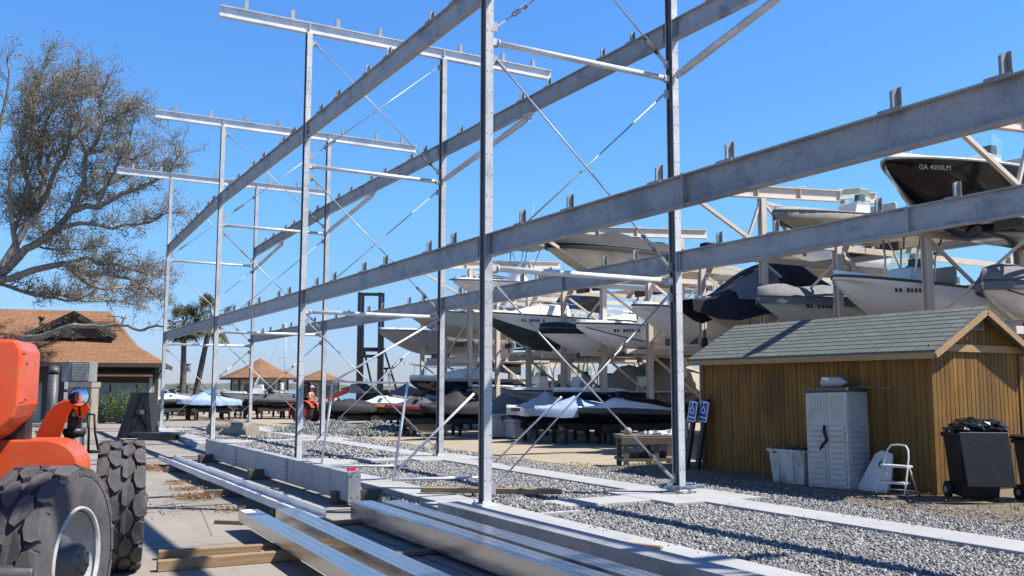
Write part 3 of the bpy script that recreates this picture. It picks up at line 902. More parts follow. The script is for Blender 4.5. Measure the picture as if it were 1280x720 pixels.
def TL(px, py, d):
    p = D(px, py, d) - Vector((.845, 7.935, ZG)); c, q = math.cos(R(10.9)), math.sin(R(10.9))
    return Vector((p.x * c - p.y * q, p.x * q + p.y * c, p.z))
def telehandler():
    t = thing('telehandler', 'orange telehandler with big lugged tyres, cut by the left edge of the view', 'telehandler', (.845, 7.935, ZG), -R(10.9))
    w1 = TL(97, 692, 6.15) - Vector((math.cos(R(17)), -math.sin(R(17)), 0)) * .2; w2 = TL(150.5, 626, 9.0)
    make_wheel(t, (w1.x, w1.y, .603), R(17)); make_wheel(t, (w2.x, w2.y, .603), -R(4.6))
    make_wheel(t, (w1.x - 1.95, w1.y, .603), R(17)); make_wheel(t, (w2.x - 1.95, w2.y, .603), -R(4.6))
    m = MB()
    m.box((-1.42, -2.35, .5), (-.50, 2.3, .92)); m.box((-1.62, -.9, .42), (-.36, .9, .6))
    for y in (-1.715, 1.715): m.tube((-1.75, y, .6), (-.2, y, .6), .1, 12); m.ball((-.98, y, .6), .24)
    m.build('chassis', M['black_steel'], t, .015)
    # rounded orange side tank / fender between the wheels
    m = MB(); secs = []
    for k in range(11):
        a = PI / 2 * k / 10; x = -.36 + .25 * math.sin(a); zt = 1.06 + .29 * math.cos(a) ** .7
        secs.append((x, zt))
    poly = [(-1.2, .92), (-1.2, 1.35)] + secs + [(-.11, .92)]
    v0 = [Vector((a, -.62, b)) for a, b in poly]; v1 = [Vector((a, .18, b - .02)) for a, b in poly]; n = len(poly)
    m.add(v0 + v1, [(i, (i + 1) % n, n + (i + 1) % n, n + i) for i in range(n)] + [tuple(range(n)), tuple(range(2 * n - 1, n - 1, -1))])
    m.build('fender', M['orange'], t, .012)
    # curved orange arm with its rounded head, seen almost square on
    m = MB()
    out = [(40, 562), (49, 538), (58, 520), (69, 508), (79, 503), (91, 501), (103, 502), (110, 506), (113.5, 513), (109, 518.5), (104.5, 525), (99, 524.5), (96, 517), (91, 512), (86, 521), (81, 535), (76, 549), (73, 560)]
    va = [TL(x, y, 7.55) for x, y in out]; vb = [p + Vector((-.03, .24, 0)) for p in va]; n = len(out)
    strip = [(0, 1, 16, 17), (1, 2, 15, 16), (2, 3, 14, 15), (3, 4, 13, 14), (4, 5, 12, 13), (5, 6, 11, 12), (6, 7, 10, 11), (7, 8, 9, 10)]
    m.add(va, strip); m.add(vb, [q[::-1] for q in strip]); m.add(va + vb, [(i, n + i, n + (i + 1) % n, (i + 1) % n) for i in range(n)])
    m.build('boom_arm', M['orange'], t, .008)
    m = MB(); c = TL(93.5, 545, 7.75); x, y = c.x, c.y
    m.tube((x, y, .85), (x, y, 1.33), .078, 18); m.tube((x, y, 1.33), (x, y, 1.38), .09, 18)
    m.obox((x, y, 1.43), (.10, .10, .12)); m.tube((x, y - .05, 1.50), (x, y + .05, 1.50), .052, 16)
    c = m.build('hydraulic_cylinder', M['black_steel'], t)
    m = MB(); m.tube((x, y - .056, 1.50), (x, y + .056, 1.50), .024, 10); m.build('pin', M['light_grey'], c)
    # round mirror turned to the camera side
    mr = bpy.data.objects.new('mirror', None); COL.objects.link(mr); mr.parent = t
    mr.location = TL(99.8, 498, 7.3); mr.rotation_euler = (R(88), 0, -R(8))
    q = MB(); q.lathe([(.0, -.03), (.06, -.026), (.072, -.005), (.0775, .006), (.070, .012)], 32); q.build('mirror_housing', M['black'], mr)
    q = MB(); q.lathe([(.071, .010), (.055, .017), (.03, .022), (.0, .024)], 32); q.build('mirror_glass', M['mirror'], mr)
    q = MB(); q.path([(0, -.02, -.03), (-.02, -.06, -.08), (-.03, -.14, -.16)], .011, 6); q.build('mirror_arm', M['black'], mr)
    # black service hoses hanging in front of the arm
    m = MB()
    for a, b in (((110.5, 519), (111, 566)), ((118.5, 520), (124, 566))): m.path([TL(a[0], a[1], 8.), TL(a[0] + 1, (a[1] + b[1]) / 2, 8.), TL(b[0], b[1], 8.)], .011, 6)
    m.path([TL(109.5, 519, 8.), TL(119.5, 520, 8.)], .008, 5)
    m.build('hose', M['black'], t)
    m = MB(); m.path([TL(100, 566.5, 8.), TL(125, 566, 8.)], .016, 6); m.build('cross_rod', M['black'], t)
    # engine cover and cab, mostly outside the frame
    m = MB()
    pr = [(-.58, 1.40), (-.46, 1.52), (-.43, 1.60), (-.43, 1.96), (-.47, 2.03), (-1.4, 2.03), (-1.4, 1.3), (-.7, 1.3)]
    n = len(pr)
    m.add([Vector((a, -1.15, b)) for a, b in pr] + [Vector((a + .015, -.50, b)) for a, b in pr], [(i, (i + 1) % n, n + (i + 1) % n, n + i) for i in range(n)] + [tuple(range(n)), tuple(range(2 * n - 1, n - 1, -1))])
    ec = m.build('engine_cover', M['orange'], t, .02)
    m = MB(); m.box((-.437, -1.02, 1.62), (-.4275, -.66, 1.90)); m.build('cover_panel', M['orange'], ec, .004)
    m = MB()
    for y, z in ((-.98, 1.64), (-.70, 1.64), (-.98, 1.88), (-.70, 1.88), (-.60, 1.70), (-.60, 1.86), (-.56, 1.55)): m.tube((-.428, y, z), (-.418, y, z), .011, 8)
    m.build('bolt', M['bolt'], ec)
    m = MB()
    for k in range(5): m.box((-.4295, -.645, 1.64 + k * .045), (-.4265, -.565, 1.655 + k * .045))
    m.build('vent_slot', M['black'], ec)
    m = MB(); m.box((-.4275, -.985, 1.67), (-.4262, -.935, 1.86)); m.box((-.4275, -.88, 1.67), (-.4262, -.84, 1.86)); m.build('decal', M['black'], ec)
    m = MB(); m.box((-.4287, -1.0, 1.655), (-.4272, -.82, 1.875)); m.build('decal_ground', M['sign_white'], ec)
    m = MB()
    for z in (1.615, 1.935): m.box((-.4282, -1.14, z), (-.4268, -.52, z + .006))
    m.box((-.4282, -.655, 1.62), (-.4268, -.649, 1.935)); m.build('panel_seam', M['black'], ec)
    m = MB(); m.box((-1.35, -.49, .93), (-.47, -.30, 1.92)); m.box((-1.3, -1.1, .93), (-.62, -.5, 1.29))
    m.build('engine_bay', M['black_steel'], t, .02)
    e = TL(65, 520, 9.); m = MB(); m.tube((e.x, e.y, 1.0), (e.x, e.y, 1.84), .048, 12); m.tube((e.x, e.y, 1.84), (e.x, e.y + .04, 1.90), .05, 12); m.build('exhaust_pipe', M['dark_grey'], t)
    m = MB()
    for k in range(5): m.box((e.x + .10, e.y - .02, 1.3 + k * .1), (e.x + .13, e.y, 1.37 + k * .1))
    m.build('marker_strip', M['light_grey'], t)
    m = MB(); m.box((-1.9, -.35, .95), (-1.2, .95, 1.35)); m.box((-1.9, -.35, 2.35), (-1.2, .95, 2.42))
    for x in (-1.87, -1.23):
        for y in (-.32, .92): m.box((x - .03, y - .03, 1.35), (x + .03, y + .03, 2.35))
    cb = m.build('cab', M['black_steel'], t)
    m = MB(); m.box((-1.84, .90, 1.36), (-1.26, .91, 2.34)); m.box((-1.225, -.28, 1.36), (-1.215, .88, 2.34)); m.build('window', M['glass_dark'], cb)
    m = MB(); m.bar((-1.0, -2.2, 1.5), (-1.0, 1.2, 1.22), .28, .34, mi=0); m.build('boom', M['orange'], t, .02)
telehandler()

# ---------------------------------------------------------------- black carriage standing on the slab
def carriage():
    c = G(171, 549, ZG)
    t = thing('fork_carriage', 'black steel fork carriage standing upright on the slab behind the far tyre', 'fork carriage', c, -YAW)
    s = 33.9 / F
    def X(px): return (px - 171) * s
    def Z(py): return (549 - py) * s
    m = MB()
    out = [(X(150), 0), (X(165), Z(498)), (X(185), Z(498)), (X(190), Z(540)), (X(190), 0), (X(182), 0), (X(180), Z(505)), (X(176), Z(503)), (X(162), Z(549) * 0)]
    m.add([(a, -.16, b) for a, b in ((X(150), 0), (X(165), Z(498)), (X(176), Z(498)), (X(160.5), 0))] + [(a, .5, b) for a, b in ((X(150), 0), (X(165), Z(498)), (X(176), Z(498)), (X(160.5), 0))],
          [(0, 1, 2, 3), (7, 6, 5, 4), (0, 4, 5, 1), (1, 5, 6, 2), (2, 6, 7, 3), (3, 7, 4, 0)])
    q = ((X(180.5), Z(499)), (X(185.5), Z(499)), (X(190.5), Z(540)), (X(190.5), 0), (X(186), 0))
    k = len(q); m.add([(a, -.16, b) for a, b in q] + [(a, .5, b) for a, b in q], [tuple(range(k)), tuple(range(2 * k - 1, k - 1, -1))] + [(i, (i + 1) % k, k + (i + 1) % k, k + i) for i in range(k)])
    m.box((X(165.2), -.14, Z(501)), (X(185), .5, Z(496.5)))
    m.build('carriage_frame', M['black_steel'], t, .01)
    m = MB(); m.prism([(X(163), 0), (X(177), Z(503)), (X(183), Z(503)), (X(186), 0)], .08, Matrix.Translation((0, .12, 0)))
    m.build('side_plate', M['dark_grey'], t)
    m = MB(); m.bar((X(168.5), .02, Z(522)), (X(181), .02, Z(541)), .12, .1, (0, 1, 0)); m.build('rib', M['black_steel'], t)
    m = MB(); m.tube((X(177), -.05, Z(519)), (X(177), .1, Z(519)), .085, 18); m.build('pivot_pin', M['light_grey'], t)
carriage()

# ---------------------------------------------------------------- brown roofed building on the left
def add_uv(o, fn):
    me = o.data; uv = me.uv_layers.new(name='UVMap')
    for p in me.polygons:
        for li in p.loop_indices:
            uv.data[li].uv = fn(p, me.vertices[me.loops[li].vertex_index].co)
def slope_uv(p, co):
    n = p.normal; h = Vector((n.x, n.y, 0))
    if h.length < 1e-4: return (co.x, co.y)
    h.normalize(); d = Vector((-h.y, h.x, 0)); up = n.cross(d)
    return (co.dot(d), co.dot(up))

def building():
    d0 = 46.; th = R(18)
    o = Vector(D(203, 484.7, d0)); o.z = ZG
    t = thing('restaurant_building', 'low building with brown shingled hip roof, dark eaves and grey green walls', 'building', o, -YAW + th)
    Ri = Matrix.Rotation(YAW - th, 3, 'Z'); E0 = Vector((0, 0, EYE)) - o
    def bl(px, py, y):
        a = Ri @ E0; r = Ri @ ray(px, py); return a + r * ((y - a.y) / r.y)
    def X(px, y=0): return bl(px, 470, y).x
    def Z(py, y=0, px=120): return bl(px, py, y).z
    ze = bl(203, 455.5, 0).z; rd = bl(138, 391, 5.6); zr = rd.z; xr1 = rd.x; xl = -15.
    # roof: front slope with a flare at the hip corner, right-hand hip
    m = MB()
    ef, er = (xl, 0, ze), (X(206), 0, ze)
    rf, rr = (xl, 5.6, zr), (xr1, 5.6, zr)
    mm = bl(160.5, 428.5, 2.3); mid0, mid1 = (xl, 2.3, mm.z), tuple(mm)
    bk = (X(206) + .05, 9.5, ze); bm = (mm.x + .1, 7.6, mm.z); br = (xr1, 6.4, zr)
    m.add([ef, er, mid1, mid0, rr, rf], [(0, 1, 2, 3), (3, 2, 4, 5)])
    m.add([er, bk, bm, mid1, br, rr], [(0, 1, 2, 3), (3, 2, 4, 5)])
    m.add([(xl, 9.5, ze), bk, bm, (xl, 7.6, bm[2]), br, (xl, 6.4, zr)], [(1, 0, 3, 2), (2, 3, 5, 4)])
    ro = m.build('roof', M['shingle_brown'], t); add_uv(ro, slope_uv)
    m = MB()
    m.box((xl, -.06, ze - .2), (X(205) + .04, -.012, ze - .015)); m.box((X(205), -.01, ze - .2), (X(205) + .05, 9.4, ze - .015)); m.box((xl, -.01, ze - .13), (X(204), 9.3, ze - .06))
    m.build('fascia', M['wall_dark'], ro)
    # cross gable let into the front slope
    gy = 2.1; g0, g1, ga = bl(32, 421, gy), bl(145, 421, gy), bl(93, 392.5, gy)
    gx0, gx1, gxa = g0.x, g1.x, ga.x; zg, za = (g0.z + g1.z) / 2, ga.z
    m = MB(); m.prism([(gx0 + .3, zg - .12), (gx1 - .3, zg - .12), (gxa, za - .12)], .1, Matrix.Translation((0, gy + .12, 0)))
    m.build('gable_wall', M['wall_dark'], t)
    m = MB(); yb = gy + 3.2
    for xe, sg in ((gx0, -1), (gx1, 1)):
        a = Vector((xe, gy, zg)); b = Vector((gxa, gy, za)); e = Vector((0, yb - gy, 0)); u = Vector((0, 0, .1))
        m.add([a, b, b + e, a + e, a + u, b + u, b + e + u, a + e + u], [(3, 2, 1, 0), (4, 5, 6, 7), (0, 1, 5, 4), (1, 2, 6, 5), (2, 3, 7, 6), (3, 0, 4, 7)])
    g = m.build('gable_roof', M['shingle_brown'], t); add_uv(g, slope_uv)
    for xe in (gx0, gx1):
        m = MB(); m.bar((xe, gy - .05, zg - .06), (gxa, gy - .05, za - .06), .08, .24, (0, 0, 1)); m.build('barge_board', M['wall_dark'], g)
    # walls and the little pent roof over the serving front
    wy = .95; xw = X(198, .9)
    m = MB(); m.box((xl, wy, 0), (xw, 8.9, ze - .12)); w = m.build('wall', M['wall_grey'], t)
    x = -15.9
    while x < xw:
        m = MB(); m.box((x, wy - .03, 0), (x + .07, wy - .002, 1.85)); x += 1.22; m.build('batten', M['wall_dark'], w)
    m = MB(); m.box((xl, wy - .05, 1.93), (xw + .03, wy - .032, ze - .13)); m.build('wall_band', M['wall_dark'], w)
    m = MB(); px0 = X(110)
    m.add([(px0, .05, Z(472)), (xw - .2, .05, Z(472)), (xw - .2, wy - .052, Z(465)), (px0, wy - .052, Z(465)), (px0, .05, Z(472) + .09), (xw - .2, .05, Z(472) + .09), (xw - .2, wy - .052, Z(465) + .1), (px0, wy - .052, Z(465) + .1)],
          [(3, 2, 1, 0), (4, 5, 6, 7), (0, 1, 5, 4), (1, 2, 6, 5), (2, 3, 7, 6), (3, 0, 4, 7)])
    p = m.build('pent_roof', M['shingle_brown'], t); add_uv(p, slope_uv)
    m = MB(); m.box((X(194), .25, 0), (X(194) + .16, .41, ze - .21)); m.build('porch_post', M['wall_dark'], t)
    m = MB(); m.box((px0 + .1, .4, 0), (px0 + .22, .52, 1.95)); m.build('porch_post', M['wall_dark'], t)
    m = MB(); m.bar((X(194) + .1, .33, ze - .7), (X(203), .33, ze - .22), .07, .07); m.build('porch_brace', M['wall_dark'], t)
    m = MB(); m.box((X(186), wy - .06, 0), (X(190), wy - .035, 2.2)); m.build('white_trim', M['white_rough'], t)
    m = MB()
    for px in (50, 66):
        m = MB(); m.box((X(px), wy - .06, .15), (X(px) + .55, wy - .035, 2.0)); m.build('door', M['wall_dark'], t)
    m = MB(); m.box((X(81), wy - .08, .5), (X(89), wy - .036, 1.6)); wf = m.build('window', M['light_grey'], t)
    m = MB(); m.box((X(82), wy - .088, .56), (X(88), wy - .081, 1.54)); m.build('pane', M['glass_dark'], wf)
    # twin floodlight on the hip and a vent pipe
    m = MB(); fp_ = bl(152, 399, 4.2); fx, fz, fd = fp_.x, fp_.z, 4.2
    m.tube((fx - .35, fd, fz - .7), (fx - .35, fd, fz + .1), .03, 6); m.tube((fx - .75, fd, fz + .08), (fx + .1, fd, fz + .08), .022, 6)
    f = m.build('floodlight', M['black_steel'], t)
    m = MB(); m.ball((fx + .12, fd - .05, fz + .02), .12, 0, 10, 7, (1.3, 1, .9)); m.build('lamp', M['white_rough'], f)
    m = MB(); vp = bl(52, 400, 3.); m.tube((vp.x, 3., vp.z - .9), (vp.x, 3., vp.z), .09, 8); m.tube((vp.x, 3., vp.z - .04), (vp.x, 3., vp.z + .1), .15, 8); m.build('vent_pipe', M['dark_grey'], t)
building()

def utility_box():
    d = 40.; o = D(94, 484.7, d); o.z = ZG
    t = thing('air_conditioner', 'grey louvred air conditioning box raised on a pale stone stand', 'air conditioner', o, -YAW)
    s = d / F
    def X(px): return (px - 94) * s
    def Z(py): return EYE - ZG + (484.7 - py) * s
    m = MB(); m.box((X(77), -.05, Z(478)), (X(88.5), .75, Z(453.5))); m.box((X(89), -.05, Z(478)), (X(111.5), .75, Z(453.5)))
    b = m.build('casing', M['grey'], t, .015)
    m = MB()
    for k in range(11): m.obox((X(100.3), -.065, Z(476) + (Z(455.5) - Z(476)) * (k + .5) / 11), (X(110) - X(91), .012, .05), 0, 0, Matrix.Rotation(R(35), 3, 'X'))
    m.build('louvre', M['light_grey'], b)
    m = MB(); m.box((X(86), -.1, Z(485)), (X(116), .8, Z(478.5))); m.box((X(87), 0, 0), (X(92), .7, Z(485.2))); m.box((X(111), 0, 0), (X(115), .7, Z(485.2)))
    m.build('stand', M['brick'], t)
utility_box()

def hedge():
    d = 44.5; o = D(155, 484.7, d); o.z = ZG; s = d / F; r = random.Random(5)
    t = thing('hedge_bush', 'rounded green leafy bush growing against the grey building wall', 'bush', o, -YAW)
    m = MB()
    for _ in range(24):
        x = r.uniform(-1, 1); m.path([(x * .3, .2, 0), (x * .7, .2 + r.uniform(-.3, .3), .5), (x * 1.05, .2 + r.uniform(-.5, .5), 1.1)], [.03, .02, .008], 5)
    m.build('stem', M['oak_bark'], t)
    m = MB()
    blobs = [(-.75, .2, .7, .55), (-.2, .1, .95, .62), (.4, .15, .98, .6), (.85, .25, .8, .5), (.2, -.1, .55, .55), (-.5, 0, .45, .5), (.9, .1, .45, .45), (-1.0, .3, .4, .4), (.55, -.15, .4, .5)]
    for _ in range(5200):
        bx, by, bz, br = r.choice(blobs)
        q = Vector((r.gauss(0, 1), r.gauss(0, 1), r.gauss(0, 1))).normalized() * br * r.uniform(.62, 1.08)
        c = Vector((bx, by, bz)) + q
        if c.z < .1: continue
        k = r.uniform(.03, .055); c = Vector((c.x * 1.12 + .1, c.y, c.z * 1.1)); a = Vector((r.gauss(0, 1), r.gauss(0, 1), r.gauss(0, 1))).normalized(); b = a.cross(Vector((r.gauss(0, 1), r.gauss(0, 1), r.gauss(0, 1)))).normalized()
        m.add([c - a * k, c + b * k * .5, c + a * k, c - b * k * .5], [(0, 1, 2, 3)])
    m.build('foliage', M['hedge_leaf'], t, fix=False)
hedge()

def bollard_fence():
    pts = [G(84, 529, ZG), G(128, 531, ZG), G(197, 528, ZG)]
    pts = [pts[0] * 2 - pts[1]] + pts
    t = thing('post_rail_fence', 'low navy post and rail fence in front of the leafy bush', 'fence', pts[1])
    o = pts[1]
    for p in pts:
        m = MB(); q = p - o; m.box((q.x - .13, q.y - .13, 0), (q.x + .13, q.y + .13, .86)); m.add([(q.x - .13, q.y - .13, .86), (q.x + .13, q.y - .13, .86), (q.x + .13, q.y + .13, .86), (q.x - .13, q.y + .13, .86), (q.x, q.y, .96)], [(0, 1, 4), (1, 2, 4), (2, 3, 4), (3, 0, 4)])
        m.build('post', M['navy_paint'], t)
    for a, b in zip(pts, pts[1:]):
        m = MB(); m.bar(a - o + Vector((0, 0, .66)), b - o + Vector((0, 0, .66)), .1, .14); m.build('rail', M['navy_paint'], t)
bollard_fence()

# ---------------------------------------------------------------- trees
def oak():
    d = 43.; K = d / 30.; base = D(-18, 484.7, d); base.z = ZG
    t = thing('oak_tree', 'spreading oak with thin early leaves and a long low limb before the roof', 'tree', base, -YAW)
    r = random.Random(21); s = d / F
    def P(px, py, y=0.):
        dd = d + y * K + .6
        return Vector(((px - 640) / F * dd + 658 / F * d, y * K + .6, EYE - ZG + (484.7 - py) / F * dd))
    big = MB(); fine = MB(); lf = MB(); sticks = []
    def jig(a, b, n, amp):
        out = [a]
        for i in range(1, n):
            f = i / n; out.append(a.lerp(b, f) + Vector((r.gauss(0, amp), r.gauss(0, amp), r.gauss(0, amp))))
        return out + [b]
    def limb(pts, r0, r1, n=7):
        r0 *= K; r1 *= K; k = len(pts); rad = [r0 + (r1 - r0) * (i / (k - 1)) for i in range(k)]
        (big if r0 > .035 else fine).path(pts, rad, n if r0 > .035 else 4, cap=False)
        return rad
    def tuft(c, rad, k):
        for _ in range(k):
            q = c + Vector((r.gauss(0, rad), r.gauss(0, rad), r.gauss(0, rad * .8)))
            z = r.uniform(.022, .05); a = Vector((r.gauss(0, 1), r.gauss(0, 1), r.gauss(0, 1))).normalized(); b = a.cross(Vector((r.gauss(0, 1), r.gauss(0, 1), r.gauss(0, 1)))).normalized()
            lf.add([q - a * z, q + b * z * .5, q + a * z, q - b * z * .5], [(0, 1, 2, 3)])
    def twig(p, d_, L, rad, depth):
        n = 4; pts = [p]; q = p.copy(); dd = d_.copy()
        for i in range(n):
            dd = (dd + Vector((r.gauss(0, .24), r.gauss(0, .24), r.gauss(.05, .2)))).normalized()
            q = q + dd * L / n; pts.append(q.copy())
        fine.path(pts, [rad * (1 - .6 * i / n) for i in range(n + 1)], 3 if rad < .012 else 4, cap=False)
        if depth <= 0:
            tuft(pts[-1], .13, r.randint(3, 6)); tuft(pts[-2], .08, r.randint(1, 3)); tuft(pts[-3], .12, r.randint(1, 4)); return
        k = 4 if depth > 1 else 4
        for j in range(k):
            f = pts[1 + (j * (n - 1)) // k + (1 if j % 2 else 0)]
            ax = Vector((r.gauss(0, 1), r.gauss(0, .8), r.gauss(.15, .8))).normalized()
            nd = (dd * .75 + ax * .85).normalized()
            twig(f, nd, L * r.uniform(.5, .72), max(.0075, rad * .58), depth - 1)
    def dress(pts, rad, every, L, depth, start=.25):
        m = len(pts)
        for i in range(1, m):
            if i / (m - 1) < start: continue
            for _ in range(every):
                a = pts[i - 1].lerp(pts[i], r.random()); d_ = (pts[i] - pts[i - 1]).normalized()
                ax = Vector((r.gauss(0, 1), r.gauss(0, .9), r.gauss(.35, .8))).normalized()
                nd = (d_ * .55 + ax).normalized()
                twig(a, nd, L * r.uniform(.6, 1.15), min(.03, rad[i] * .6), depth)
        twig(pts[-1], (pts[-1] - pts[-2]).normalized(), L, rad[-1], depth)
    # trunk and the limbs seen in front of the sky
    limb([P(-52, 533), P(-50, 480), P(-42, 430), P(-34, 390), P(-22, 352)], .42, .30, 10)
    crotch = P(-22, 352); tr = crotch
    main = [
        ([tr, P(14, 322, -.2), P(34, 306, -.3), P(60, 285, -.5), P(78, 262, -.6), P(92, 225, -.7), P(92, 190, -.8), P(108, 165, -.9), P(113, 148, -.9), P(106, 120, -.9), P(112, 100, -1)], .15, .022, 3, .95),
        ([P(78, 262, -.6), P(110, 258, -.7), P(140, 240, -.6), P(165, 232, -.5), P(190, 218, -.4), P(208, 200, -.3), P(206, 180, -.2)], .11, .022, 3, .85),
        ([P(60, 285, -.5), P(90, 278, -1.), P(130, 285, -1.2), P(160, 280, -1.3), P(188, 272, -1.4), P(208, 264, -1.4)], .09, .018, 3, .8),
        ([tr, P(8, 310, .4), P(30, 268, .8), P(36, 260, .9), P(42, 220, 1.1), P(46, 190, 1.2), P(70, 175, 1.3), P(82, 160, 1.3)], .15, .024, 3, 1.0),
        ([P(42, 220, 1.1), P(34, 190, 1.), P(36, 160, .9), P(48, 130, .9), P(46, 100, 1.)], .10, .022, 3, .95),
        ([P(36, 260, .9), P(14, 210, .6), P(8, 160, .4), P(14, 110, .3), P(30, 80, .2)], .12, .025, 3, 1.0),
        ([tr, P(34, 338, -.6), P(70, 330, -1.), P(105, 345, -1.3), P(140, 346, -1.5), P(165, 352, -1.5), P(178, 360, -1.4), P(190, 372, -1.3)], .13, .02, 3, .75),
        ([P(70, 330, -1.), P(100, 322, -.8), P(130, 330, -.6), P(160, 338, -.5), P(176, 342, -.4), P(194, 348, -.4)], .07, .016, 3, .7),
        ([tr, P(20, 365, .4), P(50, 372, .6), P(80, 378, .8), P(100, 372, .9)], .07, .02, 3, .6),
        ([tr, P(-20, 300, 0), P(-60, 250, .4), P(-90, 180, .6)], .18, .03, 2, 1.2),
        ([P(-20, 300, 0), P(-30, 220, -.5), P(-20, 150, -.6), P(-12, 90, -.6)], .13, .03, 2, 1.2),
        ([tr, P(-40, 320, -.6), P(-100, 290, -1), P(-160, 260, -1.2)], .16, .03, 2, 1.2),
        ([P(92, 190, -.8), P(120, 178, -1.2), P(150, 196, -1.4), P(172, 188, -1.5)], .055, .016, 3, .7),
        ([P(113, 148, -.9), P(135, 135, -1.), P(155, 128, -1.1), P(168, 140, -1.1)], .04, .014, 3, .65),
    ]
    main += [
        ([P(70, 330, -1.), P(95, 350, 1.0), P(120, 362, 2.2), P(150, 360, 3.0), P(180, 372, 3.4)], .07, .016, 4, .7),
        ([P(20, 365, .4), P(60, 368, 1.8), P(100, 378, 3.), P(140, 376, 3.6), P(165, 382, 3.8)], .06, .014, 3, .6),
        ([P(36, 260, .9), P(52, 215, .2), P(66, 190, -.3), P(72, 150, -.5), P(66, 110, -.6), P(76, 85, -.6)], .09, .02, 3, 1.0),
        ([P(14, 210, .6), P(22, 160, .2), P(20, 110, 0), P(34, 72, 0)], .07, .018, 3, 1.0),
        ([P(110, 258, -.7), P(128, 215, -.9), P(146, 180, -1), P(150, 150, -1)], .05, .014, 3, .8),
        ([P(42, 220, 1.1), P(20, 250, 1.4), P(30, 280, 1.6), P(55, 300, 1.7), P(90, 302, 1.6)], .06, .016, 3, .8),
        ([P(14, 322, -.2), P(2, 270, -.6), P(-2, 210, -.9), P(12, 160, -1.), P(22, 120, -1.)], .10, .018, 4, 1.0),
        ([P(12, 160, -1.), P(40, 130, -1.2), P(58, 100, -1.3)], .05, .014, 4, .9),
        ([P(92, 225, -.7), P(112, 205, 0), P(130, 175, .4), P(138, 145, .5)], .05, .013, 4, .85),
        ([P(92, 190, -.8), P(76, 160, -.2), P(84, 120, .1), P(82, 92, .1)], .05, .013, 4, .9),
        ([P(60, 285, -.5), P(88, 250, .4), P(120, 232, .8), P(150, 214, .9), P(178, 204, .9)], .055, .013, 4, .75),
        ([P(48, 130, .9), P(70, 112, .6), P(92, 104, .5)], .04, .012, 4, .8),
        ([P(30, 268, .8), P(10, 250, 1.2), P(-6, 220, 1.4)], .05, .014, 3, .9),
        ([P(34, 306, -.3), P(60, 312, .2), P(92, 312, .5), P(122, 308, .6)], .045, .012, 4, .65),
        ([P(8, 310, .4), P(10, 280, 1.), P(16, 240, 1.3), P(24, 205, 1.4), P(28, 170, 1.4)], .06, .014, 4, .9),
    ]
    for pts, r0, r1, ev, L in main:
        full = [pts[0]]
        for a, b in zip(pts, pts[1:]): full += jig(a, b, 2, .07)[1:]
        rad = limb(full, r0, r1)
        dress(full, rad, ev, L * .86 * K, 2, .22)
    # the long knobbly limb that crosses in front of the roof
    low = [P(-16, 452, .4), P(10, 432, -1.), P(30, 424, -1.6), P(50, 422, -2.), P(70, 414, -2.3), P(88, 408, -2.5), P(105, 409, -2.6), P(125, 410, -2.8), P(145, 407, -2.9), P(156, 408, -2.9), P(170, 414, -3.), P(182, 410, -3.1), P(203, 410, -3.2)]
    full = [low[0]]
    for a, b in zip(low, low[1:]): full += jig(a, b, 2, .025)[1:]
    k = len(full); rad = [.2 - .155 * (i / (k - 1)) ** .6 for i in range(k)]
    rad = [q * r.uniform(.88, 1.14) for q in rad]
    big.path(full, rad, 8)
    for (px, py, y) in ((150, 402, -2.9), (152, 395, -2.9)): big.path([P(148, 406, -2.9), P(px, py, y)], [.05, .02], 5)
    # a lost stub hanging below, with a few twigs
    for i in range(3, k - 1, 2): twig(full[i], Vector((r.gauss(0, .6), r.gauss(0, .6), r.choice((-1, 1)) * r.uniform(.3, .8))).normalized(), r.uniform(.5, 1.0), .016, 1)
    b1 = big.build('trunk', M['oak_bark'], t, fix=False); b2 = fine.build('branch', M['oak_bark'], t, fix=False); b3 = lf.build('foliage', M['oak_leaf'], t, fix=False)
    print('oak', len(big.v), len(fine.v), len(lf.v))
oak()

def palm(px0, py0, px1, py1, d, label, seed, rad):
    r = random.Random(seed); base = D(px0, 484.7, d); base.z = ZG; s = d / F
    t = thing('palm_tree', label, 'palm tree', base, -YAW, 'palms beyond the steel frame')
    top = Vector(((px1 - px0) * s, 0, EYE - ZG + (484.7 - py1) * s))
    m = MB(); pts = [Vector((top.x * (f ** 1.15), .1 * math.sin(f * 4), top.z * f)) for f in [i / 9 for i in range(10)]]
    m.path(pts, [.19 - .06 * (i / 9) + .014 * (i % 2) for i in range(10)], 10)
    m.build('trunk', M['palm_bark'], t)
    m = MB()
    for k in range(46):
        az = r.random() * 6.283; el = r.uniform(-.9, 1.25); L = rad * r.uniform(.5, .72)
        d0 = Vector((math.cos(az) * math.cos(el), math.sin(az) * math.cos(el), math.sin(el)))
        c = top + d0 * L + Vector((0, 0, -.12 * (1 - math.sin(el)) * L))
        m.path([top, top + d0 * L * .5 + Vector((0, 0, .06)), c], [.02, .014, .01], 4, cap=False)
        side = d0.cross(Vector((0, 0, 1))).normalized(); up = side.cross(d0)
        FL = rad * r.uniform(.38, .52)
        for j in range(15):
            a = (j - 7) / 7 * 1.9
            dd = (d0 * math.cos(a) + side * math.sin(a)).normalized()
            e = c + dd * FL * (1 - .12 * abs(a)) + Vector((0, 0, -FL * (.22 + .15 * abs(a)))) + up * r.gauss(0, .03)
            w = dd.cross(up).normalized() * .035
            md = c.lerp(e, .5) + Vector((0, 0, .05))
            m.add([c, md + w, e, md - w], [(0, 1, 2, 3)])
    m.build('crown', M['palm_leaf'], t, fix=False)
palm(228, 495, 228, 404, 56, 'straight palm standing left of the leaning palm', 2, 1.35)
palm(241, 495, 262, 398, 57, 'leaning palm with the bigger crown, right of the straight palm', 5, 1.7)

